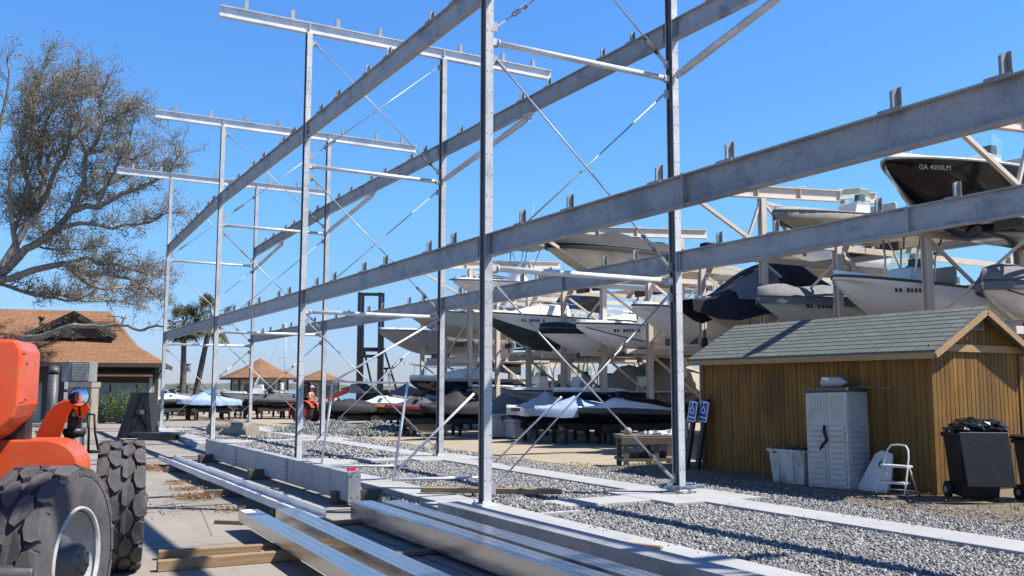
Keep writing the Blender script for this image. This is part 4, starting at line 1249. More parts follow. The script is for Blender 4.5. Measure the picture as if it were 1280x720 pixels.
def lamp_post():
    d = 58.; o = D(232, 484.7, d); o.z = ZG
    t = thing('lantern_post', 'small white lantern on a dark post beside the straight palm', 'lamp post', o, -YAW)
    s = d / F; z = EYE - ZG + (484.7 - 465) * s
    m = MB(); m.tube((0, 0, 0), (0, 0, z), .05, 8); m.bar((0, 0, z), (.3, 0, z), .04, .04); m.build('post', M['black_steel'], t)
    m = MB(); m.box((-.03, -.14, z + .1), (.22, .14, z + .42)); m.build('lantern', M['white_rough'], t)
    m = MB(); m.box((-.07, -.18, z + .42), (.26, .18, z + .47)); m.box((-.07, -.18, z + .05), (.26, .18, z + .1)); m.build('lantern_cap', M['black_steel'], t)
lamp_post()

def gazebo(pxc, d, half, yeave, yapex, label, ground=ZG):
    o = D(pxc, 484.7, d); o.z = ground; s = d / F
    t = thing('gazebo', label, 'gazebo', o, -YAW - R(8), 'shingled gazebos by the water')
    ze = EYE - ground + (484.7 - yeave) * s; za = EYE - ground + (484.7 - yapex) * s; h = half * s
    m = MB(); N = 8; ring = [Vector((h * 1.06 * math.cos(2 * PI * (k + .5) / N), h * 1.06 * math.sin(2 * PI * (k + .5) / N), ze)) for k in range(N)]
    mid = [Vector((p.x * .45, p.y * .45, ze + (za - ze) * .48)) for p in ring]
    for k in range(N):
        a, b = ring[k], ring[(k + 1) % N]; c, e = mid[(k + 1) % N], mid[k]
        m.add([a, b, c, e], [(0, 1, 2, 3)]); m.add([e, c, Vector((0, 0, za))], [(0, 1, 2)])
    ro = m.build('roof', M['shingle_brown'], t); add_uv(ro, slope_uv)
    m = MB(); m.lathe([(h * 1.0, ze - .16), (h * 1.05, ze - .16), (h * 1.05, ze - .01), (.1, ze - .02)], 8, Matrix.Rotation(PI / 8, 4, 'Z'), smooth=False); m.build('fascia', M['wall_dark'], ro)
    w = h * .72; m = MB()
    m.lathe([(w, 0), (w, ze - .05)], 8, Matrix.Rotation(PI / 8, 4, 'Z'), smooth=False); wl = m.build('wall', M['wall_grey'], t)
    ap = w * math.cos(PI / 8)
    for k in range(8):
        a = k * PI / 4; Rz = Matrix.Rotation(a, 3, 'Z'); hw = w * math.sin(PI / 8)
        m = MB(); m.obox(Rz @ Vector((ap + .03, hw, ze / 2)), (.14, .14, ze - .12), a); m.build('corner_post', M['wall_dark'], wl)
        m = MB(); m.obox(Rz @ Vector((ap + .012, 0, ze * .6)), (.05, hw * 1.25, ze * .55), a); f = m.build('window', M['light_grey'], t)
        m = MB(); m.obox(Rz @ Vector((ap + .034, 0, ze * .6)), (.02, hw * 1.05, ze * .45), a); m.build('pane', M['glass_dark'], f)
    return t
gazebo(325, 76, 46, 473, 448.5, 'nearer shingled gazebo with windows, behind the covered watercraft')
gazebo(400, 88, 31, 476, 463, 'farther brown roofed gazebo partly hidden behind the orange tractor')

def sailboat():
    o = D(356, 484.7, 150); o.z = -1.6
    t = thing('sailboat', 'far white sailboat mast rising behind the nearer gazebo', 'sailboat', o, -YAW)
    m = MB(); secs = []
    for i in range(9):
        u = i / 8; w = 1.5 * math.sin(PI * (.08 + .8 * u)) ** .7; x = -5 + 10 * u
        secs.append([(x, -w, 1.2), (x, -w * .7, .3), (x, 0, -.3), (x, w * .7, .3), (x, w, 1.2)])
    m.loft(secs); m.loft([[q[0], q[4]] for q in secs]); m.build('hull', M['white'], t)
    m = MB(); m.tube((0, 0, 1.2), (0, 0, 13.6), .1, 8, .07); m.bar((0, 0, 2.6), (-3.6, 0, 2.5), .12, .12); m.tube((-1, 0, 8), (1, 0, 8), .03, 5); m.build('mast', M['white_rough'], t)
    m = MB()
    for x in (-4.8, 4.9): m.tube((x, 0, 1.2), (0, 0, 13.5), .02, 4)
    m.build('stay', M['galv_rod'], t)
sailboat()
# ---------------------------------------------------------------- steel lying on the yard
def one(name, m, mat, label, cat, group=None, origin=None, bevel=0):
    """a thing that is one mesh; its origin goes to the given point"""
    if origin is not None:
        o_ = Vector(origin); m.v = [tuple(Vector(p) - o_) for p in m.v]
    o = m.build(name, mat, None, bevel)
    if origin is not None: o.location = o_
    return tag(o, label, cat, group)

def girder():
    t = thing('steel_girder', 'deep weathered steel girder with bolted end plates lying along the concrete strip', 'girder', (4.67, 13.05, ZG))
    z0, z1 = .075, .49; L = 10.0
    m = MB(); w = .17
    m.box((0, 0.012, z0), (.014, L - .012, z1 - .016)); m.box((0, .012, z1 - .0155), (w, L - .012, z1)); m.box((0.0145, .012, z0), (w, L - .012, z0 + .016)); m.box((w - .012, .012, z0 + .0165), (w, L - .012, z1 - .016))
    m.build('web_beam', M['galv_old'], t)
    for y in (L - .012, 0):
        m = MB(); m.box((-.004, y, z0 - .012), (w + .015, y + .0115, z1 + .008)); e = m.build('end_plate', M['galv'], t)
    m = MB()
    for x in (.04, w - .03):
        for z in (z0 + .06, z1 - .06): m.tube((x, -.003, z), (x, .001, z), .014, 8)
    m.build('bolt_hole', M['bolt'], e)
    for y in (3.1, 6.9):
        m = MB(); m.box((-.012, y, z0 + .01), (-.0005, y + .16, z1 - .02)); p = m.build('splice_plate', M['galv_old'], t)
        m = MB()
        for k in range(5):
            for dy in (.03, .13): m.tube((-.02, y + dy, z0 + .06 + k * .07), (-.011, y + dy, z0 + .06 + k * .07), .012, 6)
        m.build('bolt_row', M['bolt'], p)
    m = MB(); m.obox((.13, .25, z1 + .03), (.13, .035, .055), R(12)); m.build('clamp', M['red'], t)
girder()

def channel(label, x0, x1, y0, y1, z, h, web='up', mat='new_steel', lip=.02, n=None, th=.005, tilt=0, rz=0):
    """a lipped C section lying along Y, its open side down (web up), up (web down) or sideways (web left)"""
    w = x1 - x0; a = w / 2; t = th
    outer = [(-a, 0), (-a, h), (a, h), (a, 0), (a - lip, 0), (a - lip, t), (a - t, t), (a - t, h - t), (-a + t, h - t), (-a + t, t), (-a + lip, t), (-a + lip, 0)]
    if web == 'down': outer = [(x, h - y) for x, y in outer]
    if web == 'left':
        a = h / 2; outer = [(0, 0), (w, 0), (w, lip), (w - t, lip), (w - t, t), (t, t), (t, h - t), (w - t, h - t), (w - t, h - lip), (w, h - lip), (w, h), (0, h)]
        outer = [(x - w / 2, y) for x, y in outer]
    m = MB(); c, s_ = math.cos(tilt), math.sin(tilt)
    poly = [(x * c - y * s_, x * s_ + y * c) for x, y in outer]
    k = len(poly); L = y1 - y0
    v = [(x, 0, y) for x, y in poly] + [(x, L, y) for x, y in poly]
    m.add(v, [(i, (i + 1) % k, k + (i + 1) % k, k + i) for i in range(k)])
    if web == 'up' and not tilt:               # two shallow rolled ribs along the web
        for fx in (-.22, .22):
            m.extrude([(-.007, 0), (.007, 0), (.004, .0035), (-.004, .0035)], (fx * w, 0, h - .001), (fx * w, L, h - .001), (0, 0, 1))
    o = m.build('steel_channel', M[mat], None)
    o.location = ((x0 + x1) / 2, y0, z); o.rotation_euler = (0, 0, rz)
    return tag(o, label, 'steel channel', 'steel channels lying on the yard')
ch = channel('long narrow trough shaped channel between the far blocks, nearest the leaf drifts', 3.44, 3.78, 11.35, 22.0, .0, .10, 'down', 'galv_pipe', .022)
c2 = channel('bright flat topped channel with a white tag, leftmost of the near channels', 2.52, 2.75, 4.2, 11.55, .0, .125, rz=-R(1.8))
m = MB(); m.box((-.105, 7.05, .1292), (.03, 7.33, .1305)); m.build('tag', M['sign_white'], c2)
m = MB(); m.box((-.118, 6.86, .1292), (.118, 6.885, .1298)); m.build('strap', M['black'], c2)
channel('bright flat topped channel, second from the left of the near channels', 2.96, 3.21, 4.2, 11.45, .0, .125, rz=-R(1.7))
channel('deep channel with a dark ribbed side, third of the near channels', 4.04, 4.32, 4.0, 11.6, -.07, .21, rz=-R(1.1))
channel('bright flat topped channel lying against the deep one, fourth of the near channels', 4.37, 4.61, 4.0, 11.35, -.03, .185, rz=-R(1.1))
channel('long grey channel on its side along the edge of the concrete strip', 5.02, 5.30, 3.8, 10.75, -.06, .23, 'left', 'galv', .03)

NT_ = [0]
def timber(px, label, size, rz, z=ZG, mat='timber', cat='timber block', at=None):
    p = at if at is not None else G(px[0], px[1], z)
    m = MB(); x, y, h = size; m.box((-x / 2, -y / 2, 0), (x / 2, y / 2, h))
    o = m.build('timber_block', M[mat], None, .006); o.location = (p[0], p[1], z + .004); o.rotation_euler = (0, 0, rz)
    return tag(o, label, cat, 'timber dunnage under the steel')
V_ = Vector
timber(None, 'pale timber in the very front, nearest the telehandler tyre', (1.9, .10, .10), R(-2), at=(2.45, 9.36), mat='timber')
timber(None, 'pale timber just behind the front one, under the leftmost bright channel', (1.5, .10, .09), R(-8), at=(2.35, 9.92), mat='timber')
timber(None, 'weathered flat board crossing the two front timbers under the bright channels', (.9, .30, .05), R(6), at=(3.0, 9.66), z=ZG + .004, mat='timber')
timber(None, 'grey timber block under the near end of the trough channel', (1.15, .11, .105), R(-14), at=(3.66, 15.2), mat='timber_grey')
timber(None, 'dark timber block under the far half of the trough channel', (.85, .13, .105), R(-10), at=(3.72, 20.1), mat='timber_grey')
timber(None, 'thin pale stick on the slab beyond the white tagged channel', (.62, .07, .045), R(-40), at=(2.88, 12.1), mat='timber')
timber(None, 'pale block end under the deep ribbed channel near its far end', (.5, .10, .05), R(4), at=(4.1, 11.45), mat='timber')
timber(None, 'timber crossing under the deep ribbed channel halfway along', (1.3, .12, .045), R(3), at=(4.3, 9.05), mat='timber_grey')
timber(None, 'timber crossing under the near part of the deep ribbed channel', (1.3, .12, .045), R(3), at=(4.3, 5.6), mat='timber_grey')
timber(None, 'timber crossing under the second bright channel close to the camera', (1.5, .12, .11), R(2), at=(3.0, 6.5), mat='timber')
timber(None, 'dark block under the near end of the deep girder', (.75, .22, .18), R(3), at=(4.98, 13.55), mat='timber_dark')
timber(None, 'dark block under the middle of the deep girder', (.7, .2, .18), R(-4), at=(4.75, 17.8), mat='timber_dark')
timber(None, 'dark block under the far end of the deep girder', (.7, .2, .18), R(5), at=(4.72, 22.3), mat='timber_dark')
timber(None, 'dark block under the trough channel beside the middle of the girder', (.6, .14, .105), R(8), at=(3.7, 12.5), mat='timber_dark')
timber(None, 'long tan board laid across the pad behind the nearest column', (2.15, .12, .075), R(-35), at=(6.75, 12.55), z=-.115 + .13, mat='timber')
timber((800, 683), 'short split stick lying on the concrete strip beside the long grey channel', (.52, .06, .03), R(-68), z=.0, mat='timber', cat='stick')
timber((328, 545), 'old board lying on the gravel left of the farther columns', (1.6, .2, .12), R(-35), z=ZG, mat='timber_grey', cat='board')

def far_plate():
    p = G(198, 551, ZG)
    m = MB(); m.box((-.95, -.35, .16), (.8, .35, .24)); o = m.build('steel_plate', M['dark_grey'], None, .01); o.location = p; o.rotation_euler = (0, 0, -R(25))
    tag(o, 'thick grey steel plate on a timber beside the black carriage', 'steel plate')
    timber(None, 'yellowish timber under the thick grey plate beside the carriage', (1.2, .4, .155), -R(25), at=(p.x, p.y), mat='timber')
far_plate()

def log():
    p = G(291, 548, ZG)
    m = MB(); r = random.Random(2); secs = []
    for i in range(9):
        x = -1.0 + i * .25; secs.append([Vector((x, (.3 + .01 * r.random()) * math.cos(a), .25 + .27 * math.sin(a))) for a in [2 * PI * k / 14 for k in range(15)]])
    m.loft(secs); m.add(secs[0][:14], [tuple(range(14))]); m.add(secs[-1][:14], [tuple(range(13, -1, -1))])
    o = m.build('concrete_post', M['brick'], None); o.location = p; o.rotation_euler = (0, 0, -R(62))
    tag(o, 'short thick tan concrete post lying on its side between the far columns', 'concrete post')
log()

# pipe frame leaning beside the girder, and loose brace pipes
def pipe_frame():
    b0, b1 = G(402, 585, .0), G(492, 602, .0); t0, t1 = PY(417, 478, b0.y - .25), PY(510, 479, b1.y - .2)
    t = thing('pipe_frame', 'thin galvanized pipe frame standing on the gravel beside the deep girder', 'pipe frame', b0)
    o = b0
    for a, b in ((b0, t0), (b1, t1)):
        m = MB(); m.tube(a - o, b - o, .024, 10); m.build('leg', M['galv_pipe'], t)
    m = MB(); m.path([t0 - o, t1 - o], .02, 8); m.build('top_pipe', M['galv_pipe'], t)
    m = MB(); m.tube(b0 - o + V_((0, 0, .025)), V_((7.5, 17.5, .03)) - o, .026, 8); m.tube(b1 - o + V_((0, 0, .025)), V_((7.75, 14.7, .03)) - o, .026, 8); m.build('foot_pipe', M['galv_pipe'], t)
pipe_frame()
def loose(a, b, r, label):
    m = MB(); a, b = V_(a), V_(b); m.tube(V_((0, 0, 0)), b - a, r, 10); o = m.build('brace_pipe', M['galv_pipe'], None); o.location = a
    tag(o, label, 'brace pipe', 'loose brace pipes leaning in the frame')
a = G(488, 598, .03); loose(a, PX(593, 492, a.x + 1.35), .023, 'leaning brace pipe left of the nearest column with its upper end in the air')
a = G(618, 579, -.04); loose(a, PX(702, 496, a.x + .5), .02, 'leaning brace pipe right of the nearest column')
q = PX(418, 477, 6.6); loose(q, (XB - .02, 20.02, 3.22), .024, 'sloping brace pipe running from the pipe frame up to the second far column')

def coil():
    r = random.Random(9); m = MB(); pts = []
    for k in range(190):
        a = k * .34; rr = .17 + .13 * r.random()
        pts.append((rr * 1.25 * math.cos(a) + .05, rr * math.sin(a) + .08, .02 + .035 * r.random() + .0002 * k))
    m.path(pts, .0065, 4)
    o = m.build('cable_coil', M['rope'], None); o.location = (XB, FY[1], .036)
    tag(o, 'tangled coil of blue grey cable round the foot of the far near column', 'cable coil')
coil()

# ---------------------------------------------------------------- the shed and what stands against it
SZ = .05
def shed():
    x0, x1, y0, y1 = 12.22, 14.42, 8.95, 14.05; ze, zr, xr = 2.19, 2.80, 13.32
    t = thing('wooden_shed', 'small amber stained board shed with a grey green shingle gable roof', 'shed', (x0, y0, SZ))
    o = V_((x0, y0, SZ))
    def pt(m): m.v = [tuple(V_(p) - o) for p in m.v]; return m
    def grooved(a, b, zlo, zhi_fn, nrm, mat=M['shed_wood']):
        """boarded wall from a to b with cut grooves; zhi may follow a gable"""
        m = MB(); a, b = V_(a), V_(b); L = (b - a).length; u = (b - a) / L; nn = V_(nrm)
        prof = [0.]; dep = [0.]; x = .101
        while x < L - .03:
            for e, d_ in ((-.008, 0), (-.004, -.009), (.004, -.009), (.008, 0)): prof.append(x + e); dep.append(d_)
            x += .1016
        prof.append(L); dep.append(0.)
        lo = [a + u * s + nn * d_ + V_((0, 0, zlo)) for s, d_ in zip(prof, dep)]; hi = [a + u * s + nn * d_ + V_((0, 0, zhi_fn(s))) for s, d_ in zip(prof, dep)]
        n = len(lo); m.add(lo + hi, [(i, i + 1, n + i + 1, n + i) for i in range(n - 1)])
        return m
    w = pt(grooved((x0, y0, 0), (x0, y1, 0), SZ, lambda s: ze + .03, (-1, 0, 0))).build('side_wall', M['shed_wood'], t)
    gw = pt(grooved((x0, y0, 0), (x1, y0, 0), SZ, lambda s: ze - .03, (0, -1, 0))).build('gable_wall', M['shed_wood'], t)
    pt(grooved((x0, y0 - .016, 0), (x1, y0 - .016, 0), ze + .07, lambda s: ze + .07 + max(0, (zr - ze - .08) * (1 - abs(s - 1.1) / 1.1)), (0, -1, 0))).build('gable_panel', M['shed_wood'], t)
    m = MB(); m.box((x1 - .02, y0, SZ), (x1, y1, ze)); m.box((x0 + .01, y1 - .02, SZ), (x1, y1, ze)); m.prism([(x0, ze), (x1, ze), (xr, zr - .05)], .02, Matrix.Translation((0, y1 - .012, 0)))
    m.box((x0 + .012, y0 + .012, SZ), (x1 - .03, y1 - .03, ze - .05))
    pt(m).build('back_wall', M['shed_wood'], t)
    for lo, hi in (((x0 - .018, y0 - .02, SZ), (x0 + .07, y0 - .001, ze - .04)), ((x0 - .018, y0 - .001, SZ), (x0 - .001, y0 + .06, ze - .02)), ((x0 - .018, y1 - .08, SZ), (x0 - .001, y1 + .01, ze - .02)), ((x1 - .07, y0 - .02, SZ), (x1 + .01, y0 - .001, ze - .04))):
        m = MB(); m.box(lo, hi); pt(m).build('corner_board', M['shed_wood'], t)
    m = MB(); m.box((x0 - .06, y0 - .045, ze - .035), (x1 + .06, y0 - .018, ze + .075)); pt(m).build('gable_trim', M['shed_trim'], t)
    # roof
    ya, yb = y0 - .2, y1 + .2; ov = .17; sl = (zr - ze) / (xr - x0); zl = ze - sl * ov + .02
    m = MB(); th = .05
    for sx in (-1, 1):
        xe = x0 - ov if sx < 0 else 2 * xr - x0 + ov
        a, b, c, d_ = (xe, ya, zl + th), (xe, yb, zl + th), (xr, yb, zr + th + .02), (xr, ya, zr + th + .02)
        v = [V_(p) for p in (a, b, c, d_)]; v += [p - V_((0, 0, th)) for p in v]
        m.add(v, [(0, 1, 2, 3), (7, 6, 5, 4), (0, 4, 5, 1), (1, 5, 6, 2), (3, 2, 6, 7), (0, 3, 7, 4)])
    ro = pt(m).build('roof', M['shingle_green'], t); add_uv(ro, slope_uv)
    m = MB()
    for k in range(1, 10):                       # raised butt edges of the shingle courses
        f = k / 10; xx = (x0 - ov) + (xr - x0 + ov) * f; zz = zl + th + (zr + .02 - zl) * f
        m.obox((xx, (ya + yb) / 2, zz + .0015), (.012, yb - ya, .007), 0, 0, Matrix.Rotation(-math.atan(sl), 3, 'Y'))
    pt(m).build('shingle_course', M['shingle_green'], ro)
    m = MB(); m.box((x0 - ov - .02, ya, zl - .08), (x0 - ov - .002, yb, zl + .012)); pt(m).build('eave_board', M['shed_trim'], ro)
    for sx in (-1, 1):
        xe = x0 - ov if sx < 0 else 2 * xr - x0 + ov
        m = MB(); m.bar((xe, ya - .012, zl - .035), (xr, ya - .012, zr - .03), .022, .085, (0, 0, 1)); pt(m).build('barge_board', M['shed_trim'], ro)
    m = MB(); m.box((xr - .16, y0 - .05, zr - .30), (xr + .12, y0 - .02, zr - .12)); v = pt(m).build('gable_vent', M['grey'], t)
    m = MB()
    for k in range(5): m.box((xr - .14 + k * .052, y0 - .06, zr - .285), (xr - .118 + k * .052, y0 - .0505, zr - .135))
    pt(m).build('vent_slat', M['dark_grey'], v)
shed()

def storage_cabinet():
    y0, y1 = 10.06, 10.84; x0, x1 = 11.62, 12.16
    # the cabinet leans a little and stands at a slight angle
    t = thing('storage_cabinet', 'tall white grey resin storage cabinet leaning beside the shed wall', 'cabinet', ((x0 + x1) / 2, (y0 + y1) / 2, SZ - .03), R(4))
    t.rotation_euler = (R(-1.5), R(1.5), R(5))
    w, dp, h = y1 - y0, x1 - x0, 1.52
    m = MB(); m.box((-dp / 2 + .03, -w / 2, .0), (dp / 2, w / 2, h)); b = m.build('cabinet_body', M['light_grey'], t, .012)
    m = MB()
    for k in range(11): m.box((-dp / 2 + .05, -w / 2 - .015, .06 + k * .085), (dp / 2 - .02, -w / 2 + .001, .122 + k * .085))
    for k in range(7): m.box((-dp / 2 + .07 + k * .062, -w / 2 - .005, 1.06), (-dp / 2 + .115 + k * .062, -w / 2 + .001, 1.46))
    m.build('side_panel', M['light_grey'], b, .003)
    for s, e0, e1 in ((0, -w / 2 + .005, -.02), (1, -.016, w / 2 - .005)):
        m = MB(); m.box((-dp / 2, e0, .02), (-dp / 2 + .028, e1, h - .01)); d_ = m.build('door', M['light_grey'], t, .008)
        m = MB()
        for k in range(11): m.box((-dp / 2 - .024, e0 + .045, .07 + k * .085), (-dp / 2 + .002, e1 - .045, .125 + k * .085))
        for k in range(5): m.box((-dp / 2 - .006, e0 + .045 + k * (e1 - e0 - .09) / 5, 1.06), (-dp / 2 + .002, e0 + .045 + (k + .7) * (e1 - e0 - .09) / 5, 1.45))
        m.build('door_panel', M['light_grey'], d_, .003)
        if s == 0:
            m = MB()
            for z in (.12, .75, 1.38): m.box((-dp / 2 - .008, -w / 2 + .002, z), (-dp / 2 + .02, -w / 2 + .03, z + .1))
            m.build('hinge', M['white_rough'], d_)
    m = MB(); m.box((-dp / 2 - .03, -w / 2 - .02, h + .002), (dp / 2 + .02, w / 2 + .02, h + .05)); m.build('lid', M['dark_grey'], t, .01)
    m = MB(); m.path([(-dp / 2 - .02, .03, .99), (-dp / 2 - .03, .03, .88), (-dp / 2 - .025, -.02, .76)], [.02, .026, .014], 6); m.path([(-dp / 2 - .025, -.02, .76), (-dp / 2 - .03, .07, .68), (-dp / 2 - .03, .12, .60)], [.018, .024, .01], 6)
    m.build('handle', M['black'], t)
storage_cabinet()

def jug():
    m = MB(); Mx = Matrix.Translation((11.88, 10.5, SZ + 1.645)) @ Matrix.Rotation(PI / 2, 4, 'X') @ Matrix.Rotation(R(6), 4, 'Y')
    m.lathe([(0, -.2), (.06, -.2), (.085, -.18), (.085, -.03), (.075, -.015), (.085, 0), (.085, .13), (.05, .2), (.025, .22), (.025, .25), (0, .25)], 18, Mx)
    o = m.build('plastic_bottle', M['light_grey'], None); tag(o, 'grey plastic bottle lying on top of the resin cabinet', 'bottle')
    m = MB(); m.bar((12.0, 10.3, SZ + 1.55 + .03), (12.04, 9.5, SZ + 1.55 + .0), .05, .025); o = m.build('dark_batten', M['dark_grey'], None)
    tag(o, 'thin dark batten sticking out over the edge of the cabinet top', 'batten')
jug()

def tub():
    t = thing('grey_tub', 'stained pale grey open tub standing left of the resin cabinet', 'tub', (11.82, 11.32, SZ - .03), R(5))
    m = MB(); a0, b0, a1, b1, h = .16, .31, .20, .36, .53
    def ring(a, b, z): return [V_((-a, -b, z)), V_((a, -b, z)), V_((a, b, z)), V_((-a, b, z)), V_((-a, -b, z))]
    m.loft([ring(a0, b0, 0), ring(a1, b1, h), ring(a1 + .03, b1 + .03, h + .002), ring(a1 + .03, b1 + .03, h + .04), ring(a1 - .01, b1 - .01, h + .04), ring(a0 - .01, b0 - .01, .03)], smooth=False)
    m.add(ring(a0, b0, 0)[:4], [(0, 1, 2, 3)]); m.add(ring(a0 - .01, b0 - .01, .03)[:4], [(3, 2, 1, 0)])
    for y in (-.12, .16): m.box((-a1 - .012, y - .012, .03), (-a0 + .01, y + .012, h - .01))
    n = NT('stained_tub'); st = n.ramp(n.noise(5, n.pos(True, (1, 1, .35)), 7, .7), [(.45, 0.), (.65, .8)])
    m.build('tub_shell', n.out(n.mix(st, (.46, .46, .43), (.15, .14, .11)), .7), t)
    m = MB(); r = random.Random(1)
    for _ in range(16): m.obox((r.uniform(-.14, .14), r.uniform(-.3, .34), h - .05 + r.random() * .09), (.1, .14, .08), r.random() * 3, 0, Matrix.Rotation(r.random(), 3, 'X'))
    m.build('rubbish', M['timber_dark'], t)
tub()

def leaning_panel():
    t = thing('white_panel', 'tapered dirty white plastic panel leaning against the shed behind the step ladder', 'panel', (11.86, 9.74, SZ - .03), R(3))
    p = [(-.36, 0), (.20, 0), (.24, .25), (.20, .62), (.0, .66), (-.10, .6), (-.26, .22)]
    Mx = Matrix.Rotation(R(-12), 4, 'Y') @ Matrix.Rotation(-PI / 2, 4, 'Z')
    n = NT('speckled_white_plastic'); s = n.ramp(n.noise(28, n.pos(True), 5, .8), [(.5, 0.), (.62, .6)])
    m = MB(); m.prism(p, .05, Matrix.Rotation(R(17), 4, 'Y') @ Matrix.Rotation(-PI / 2, 4, 'Z')); b = m.build('panel_sheet', n.out(n.mix(s, (.58, .58, .57), (.2, .19, .17)), .6), t, .01)
    m = MB(); m.lathe([(.038, -.004), (.055, -.004), (.055, .012), (.038, .012), (.038, -.004)], 20, Matrix.Rotation(R(17), 4, 'Y') @ Matrix.Translation((-.03, -.06, .44)) @ Matrix.Rotation(-PI / 2, 4, 'Y'))
    m.build('ring_mark', M['dark_grey'], t)
leaning_panel()

def step_ladder():
    t = thing('step_ladder', 'white two step folding ladder with a rounded hoop handle', 'step ladder', (11.55, 9.14, SZ), R(10))
    w = .215; r = .0135
    # front hoop: leans away from the viewer as it rises (towards +x)
    def F_(y, z): return V_((-.16 + z * .42, y, z))
    hoop = [F_(w, 0), F_(w * .93, .25), F_(w * .84, .55), F_(w * .72, .66), F_(w * .5, .72), F_(0, .73), F_(-w * .5, .72), F_(-w * .72, .66), F_(-w * .84, .55), F_(-w * .93, .25), F_(-w, 0)]
    m = MB(); m.path(hoop, r, 8); m.build('front_frame', M['white_rough'], t)
    for s in (-1, 1):
        m = MB(); m.path([F_(s * w * .86, .47), V_((.26, s * w * 1.0, 0))], r * .9, 8); m.build('rear_leg', M['white_rough'], t)
    m = MB(); m.tube((.235, -w, .07), (.235, w, .07), r * .7, 6); m.build('stretcher', M['white_rough'], t)
    for z in (.20, .43):
        m = MB(); c = F_(0, z); m.box((c.x - .05, -w * .93, z - .018), (c.x + .13, w * .93, z + .012)); st = m.build('step', M['white_rough'], t, .004)
    for s in (-1, 1):
        for q in (F_(s * w, .015), V_((.26, s * w, .015))):
            m = MB(); m.tube((q.x, q.y, 0), (q.x, q.y, .035), .019, 8); m.build('foot', M['black'], t)
step_ladder()

def bin_(x, y, rz, label, body=M['black'], lid_open=True, sc=1.):
    t = thing('wheelie_bin', label, 'wheelie bin', (x, y, SZ - .02), rz, 'wheelie bins beside the shed gable')
    t.scale = (sc, sc, sc)
    def ring(a, b, z, dx=0): return [V_((-a + dx, -b, z)), V_((a + dx, -b, z)), V_((a + dx, b, z)), V_((-a + dx, b, z)), V_((-a + dx, -b, z))]
    m = MB(); m.loft([ring(.21, .22, .06, .02), ring(.27, .275, .80), ring(.30, .30, .80), ring(.30, .30, .86), ring(.27, .275, .86), ring(.2, .21, .12, .02)], smooth=False); m.add(ring(.21, .22, .06, .02)[:4], [(3, 2, 1, 0)])
    for k in range(-1, 2): m.box((-.285, k * .12 - .014, .2), (-.225, k * .12 + .014, .70))
    m.build('bin_body', body, t, .012)
    m = MB()
    if lid_open: # the lid hangs down over the front
        m.add([(-.32, -.30, .88), (-.32, .30, .88), (-.50, .29, .22), (-.50, -.29, .22), (-.345, -.30, .885), (-.345, .30, .885), (-.53, .29, .22), (-.53, -.29, .22)], [(0, 1, 2, 3), (7, 6, 5, 4), (0, 4, 5, 1), (1, 5, 6, 2), (2, 6, 7, 3), (3, 7, 4, 0)])
    else: m.loft([ring(.32, .32, .865), ring(.31, .31, .90), ring(.2, .2, .93)], smooth=False); m.add(ring(.2, .2, .93)[:4], [(0, 1, 2, 3)])
    m.build('lid', M['black'], t, .012)
    m = MB(); m.tube((.33, -.26, .90), (.33, .26, .90), .018, 8); m.box((.27, -.24, .86), (.34, -.2, .92)); m.box((.27, .2, .86), (.34, .24, .92)); m.build('handle', M['dark_grey'], t)
    for s in (-1, 1):
        m = MB(); m.lathe([(0, -.028), (.03, -.03), (.10, -.03), (.115, -.02), (.115, .02), (.10, .03), (.03, .03), (0, .028)], 20, Matrix.Translation((.2, s * .27, .115)) @ Matrix.Rotation(PI / 2, 4, 'X'))
        wh = m.build('wheel', M['black_matte'], t)
        m = MB(); m.lathe([(0, -.034), (.04, -.034), (.045, -.03)], 12, Matrix.Translation((.2, s * .27 - (0 if s < 0 else -.0), .115)) @ Matrix.Rotation(s * PI / 2, 4, 'X')); m.build('hub', M['light_grey'], wh)
bin_(12.25, 8.36, R(55), 'black wheelie bin with its lid hanging open over the front', M['black'], True, 1.1)
bin_(12.95, 7.75, R(70), 'dark grey bodied wheelie bin right of the open lidded one', M['dark_grey'], False, 1.0)
def bags():
    r = random.Random(3)
    for (x, y, z, s), lab in (((12.26, 8.4, 1.03, .25), 'black rubbish bag on the left side of the open lidded bin'), ((12.46, 8.26, 1.03, .22), 'black rubbish bag on the right side of the open lidded bin')):
        m = MB(); secs = []
        for i in range(17):
            a = 2 * PI * i / 16; ca, sa = math.cos(a), math.sin(a)
            secs.append([V_((math.sin(b) * ca * s * 1.2, math.sin(b) * sa * s * 1.1, math.cos(b) * s * .62)) * (1 + .3 * noise.noise(V_((ca * 3.4 * math.sin(b), sa * 3.4 * math.sin(b), math.cos(b) * 4 + x * 5)))) for b in [PI * j / 12 for j in range(13)]])
        m.loft(secs, smooth=False); o = m.build('rubbish_bag', M['black_gel'], None); o.location = (x, y, z); tag(o, lab, 'rubbish bag', 'rubbish bags on the bin')
bags()

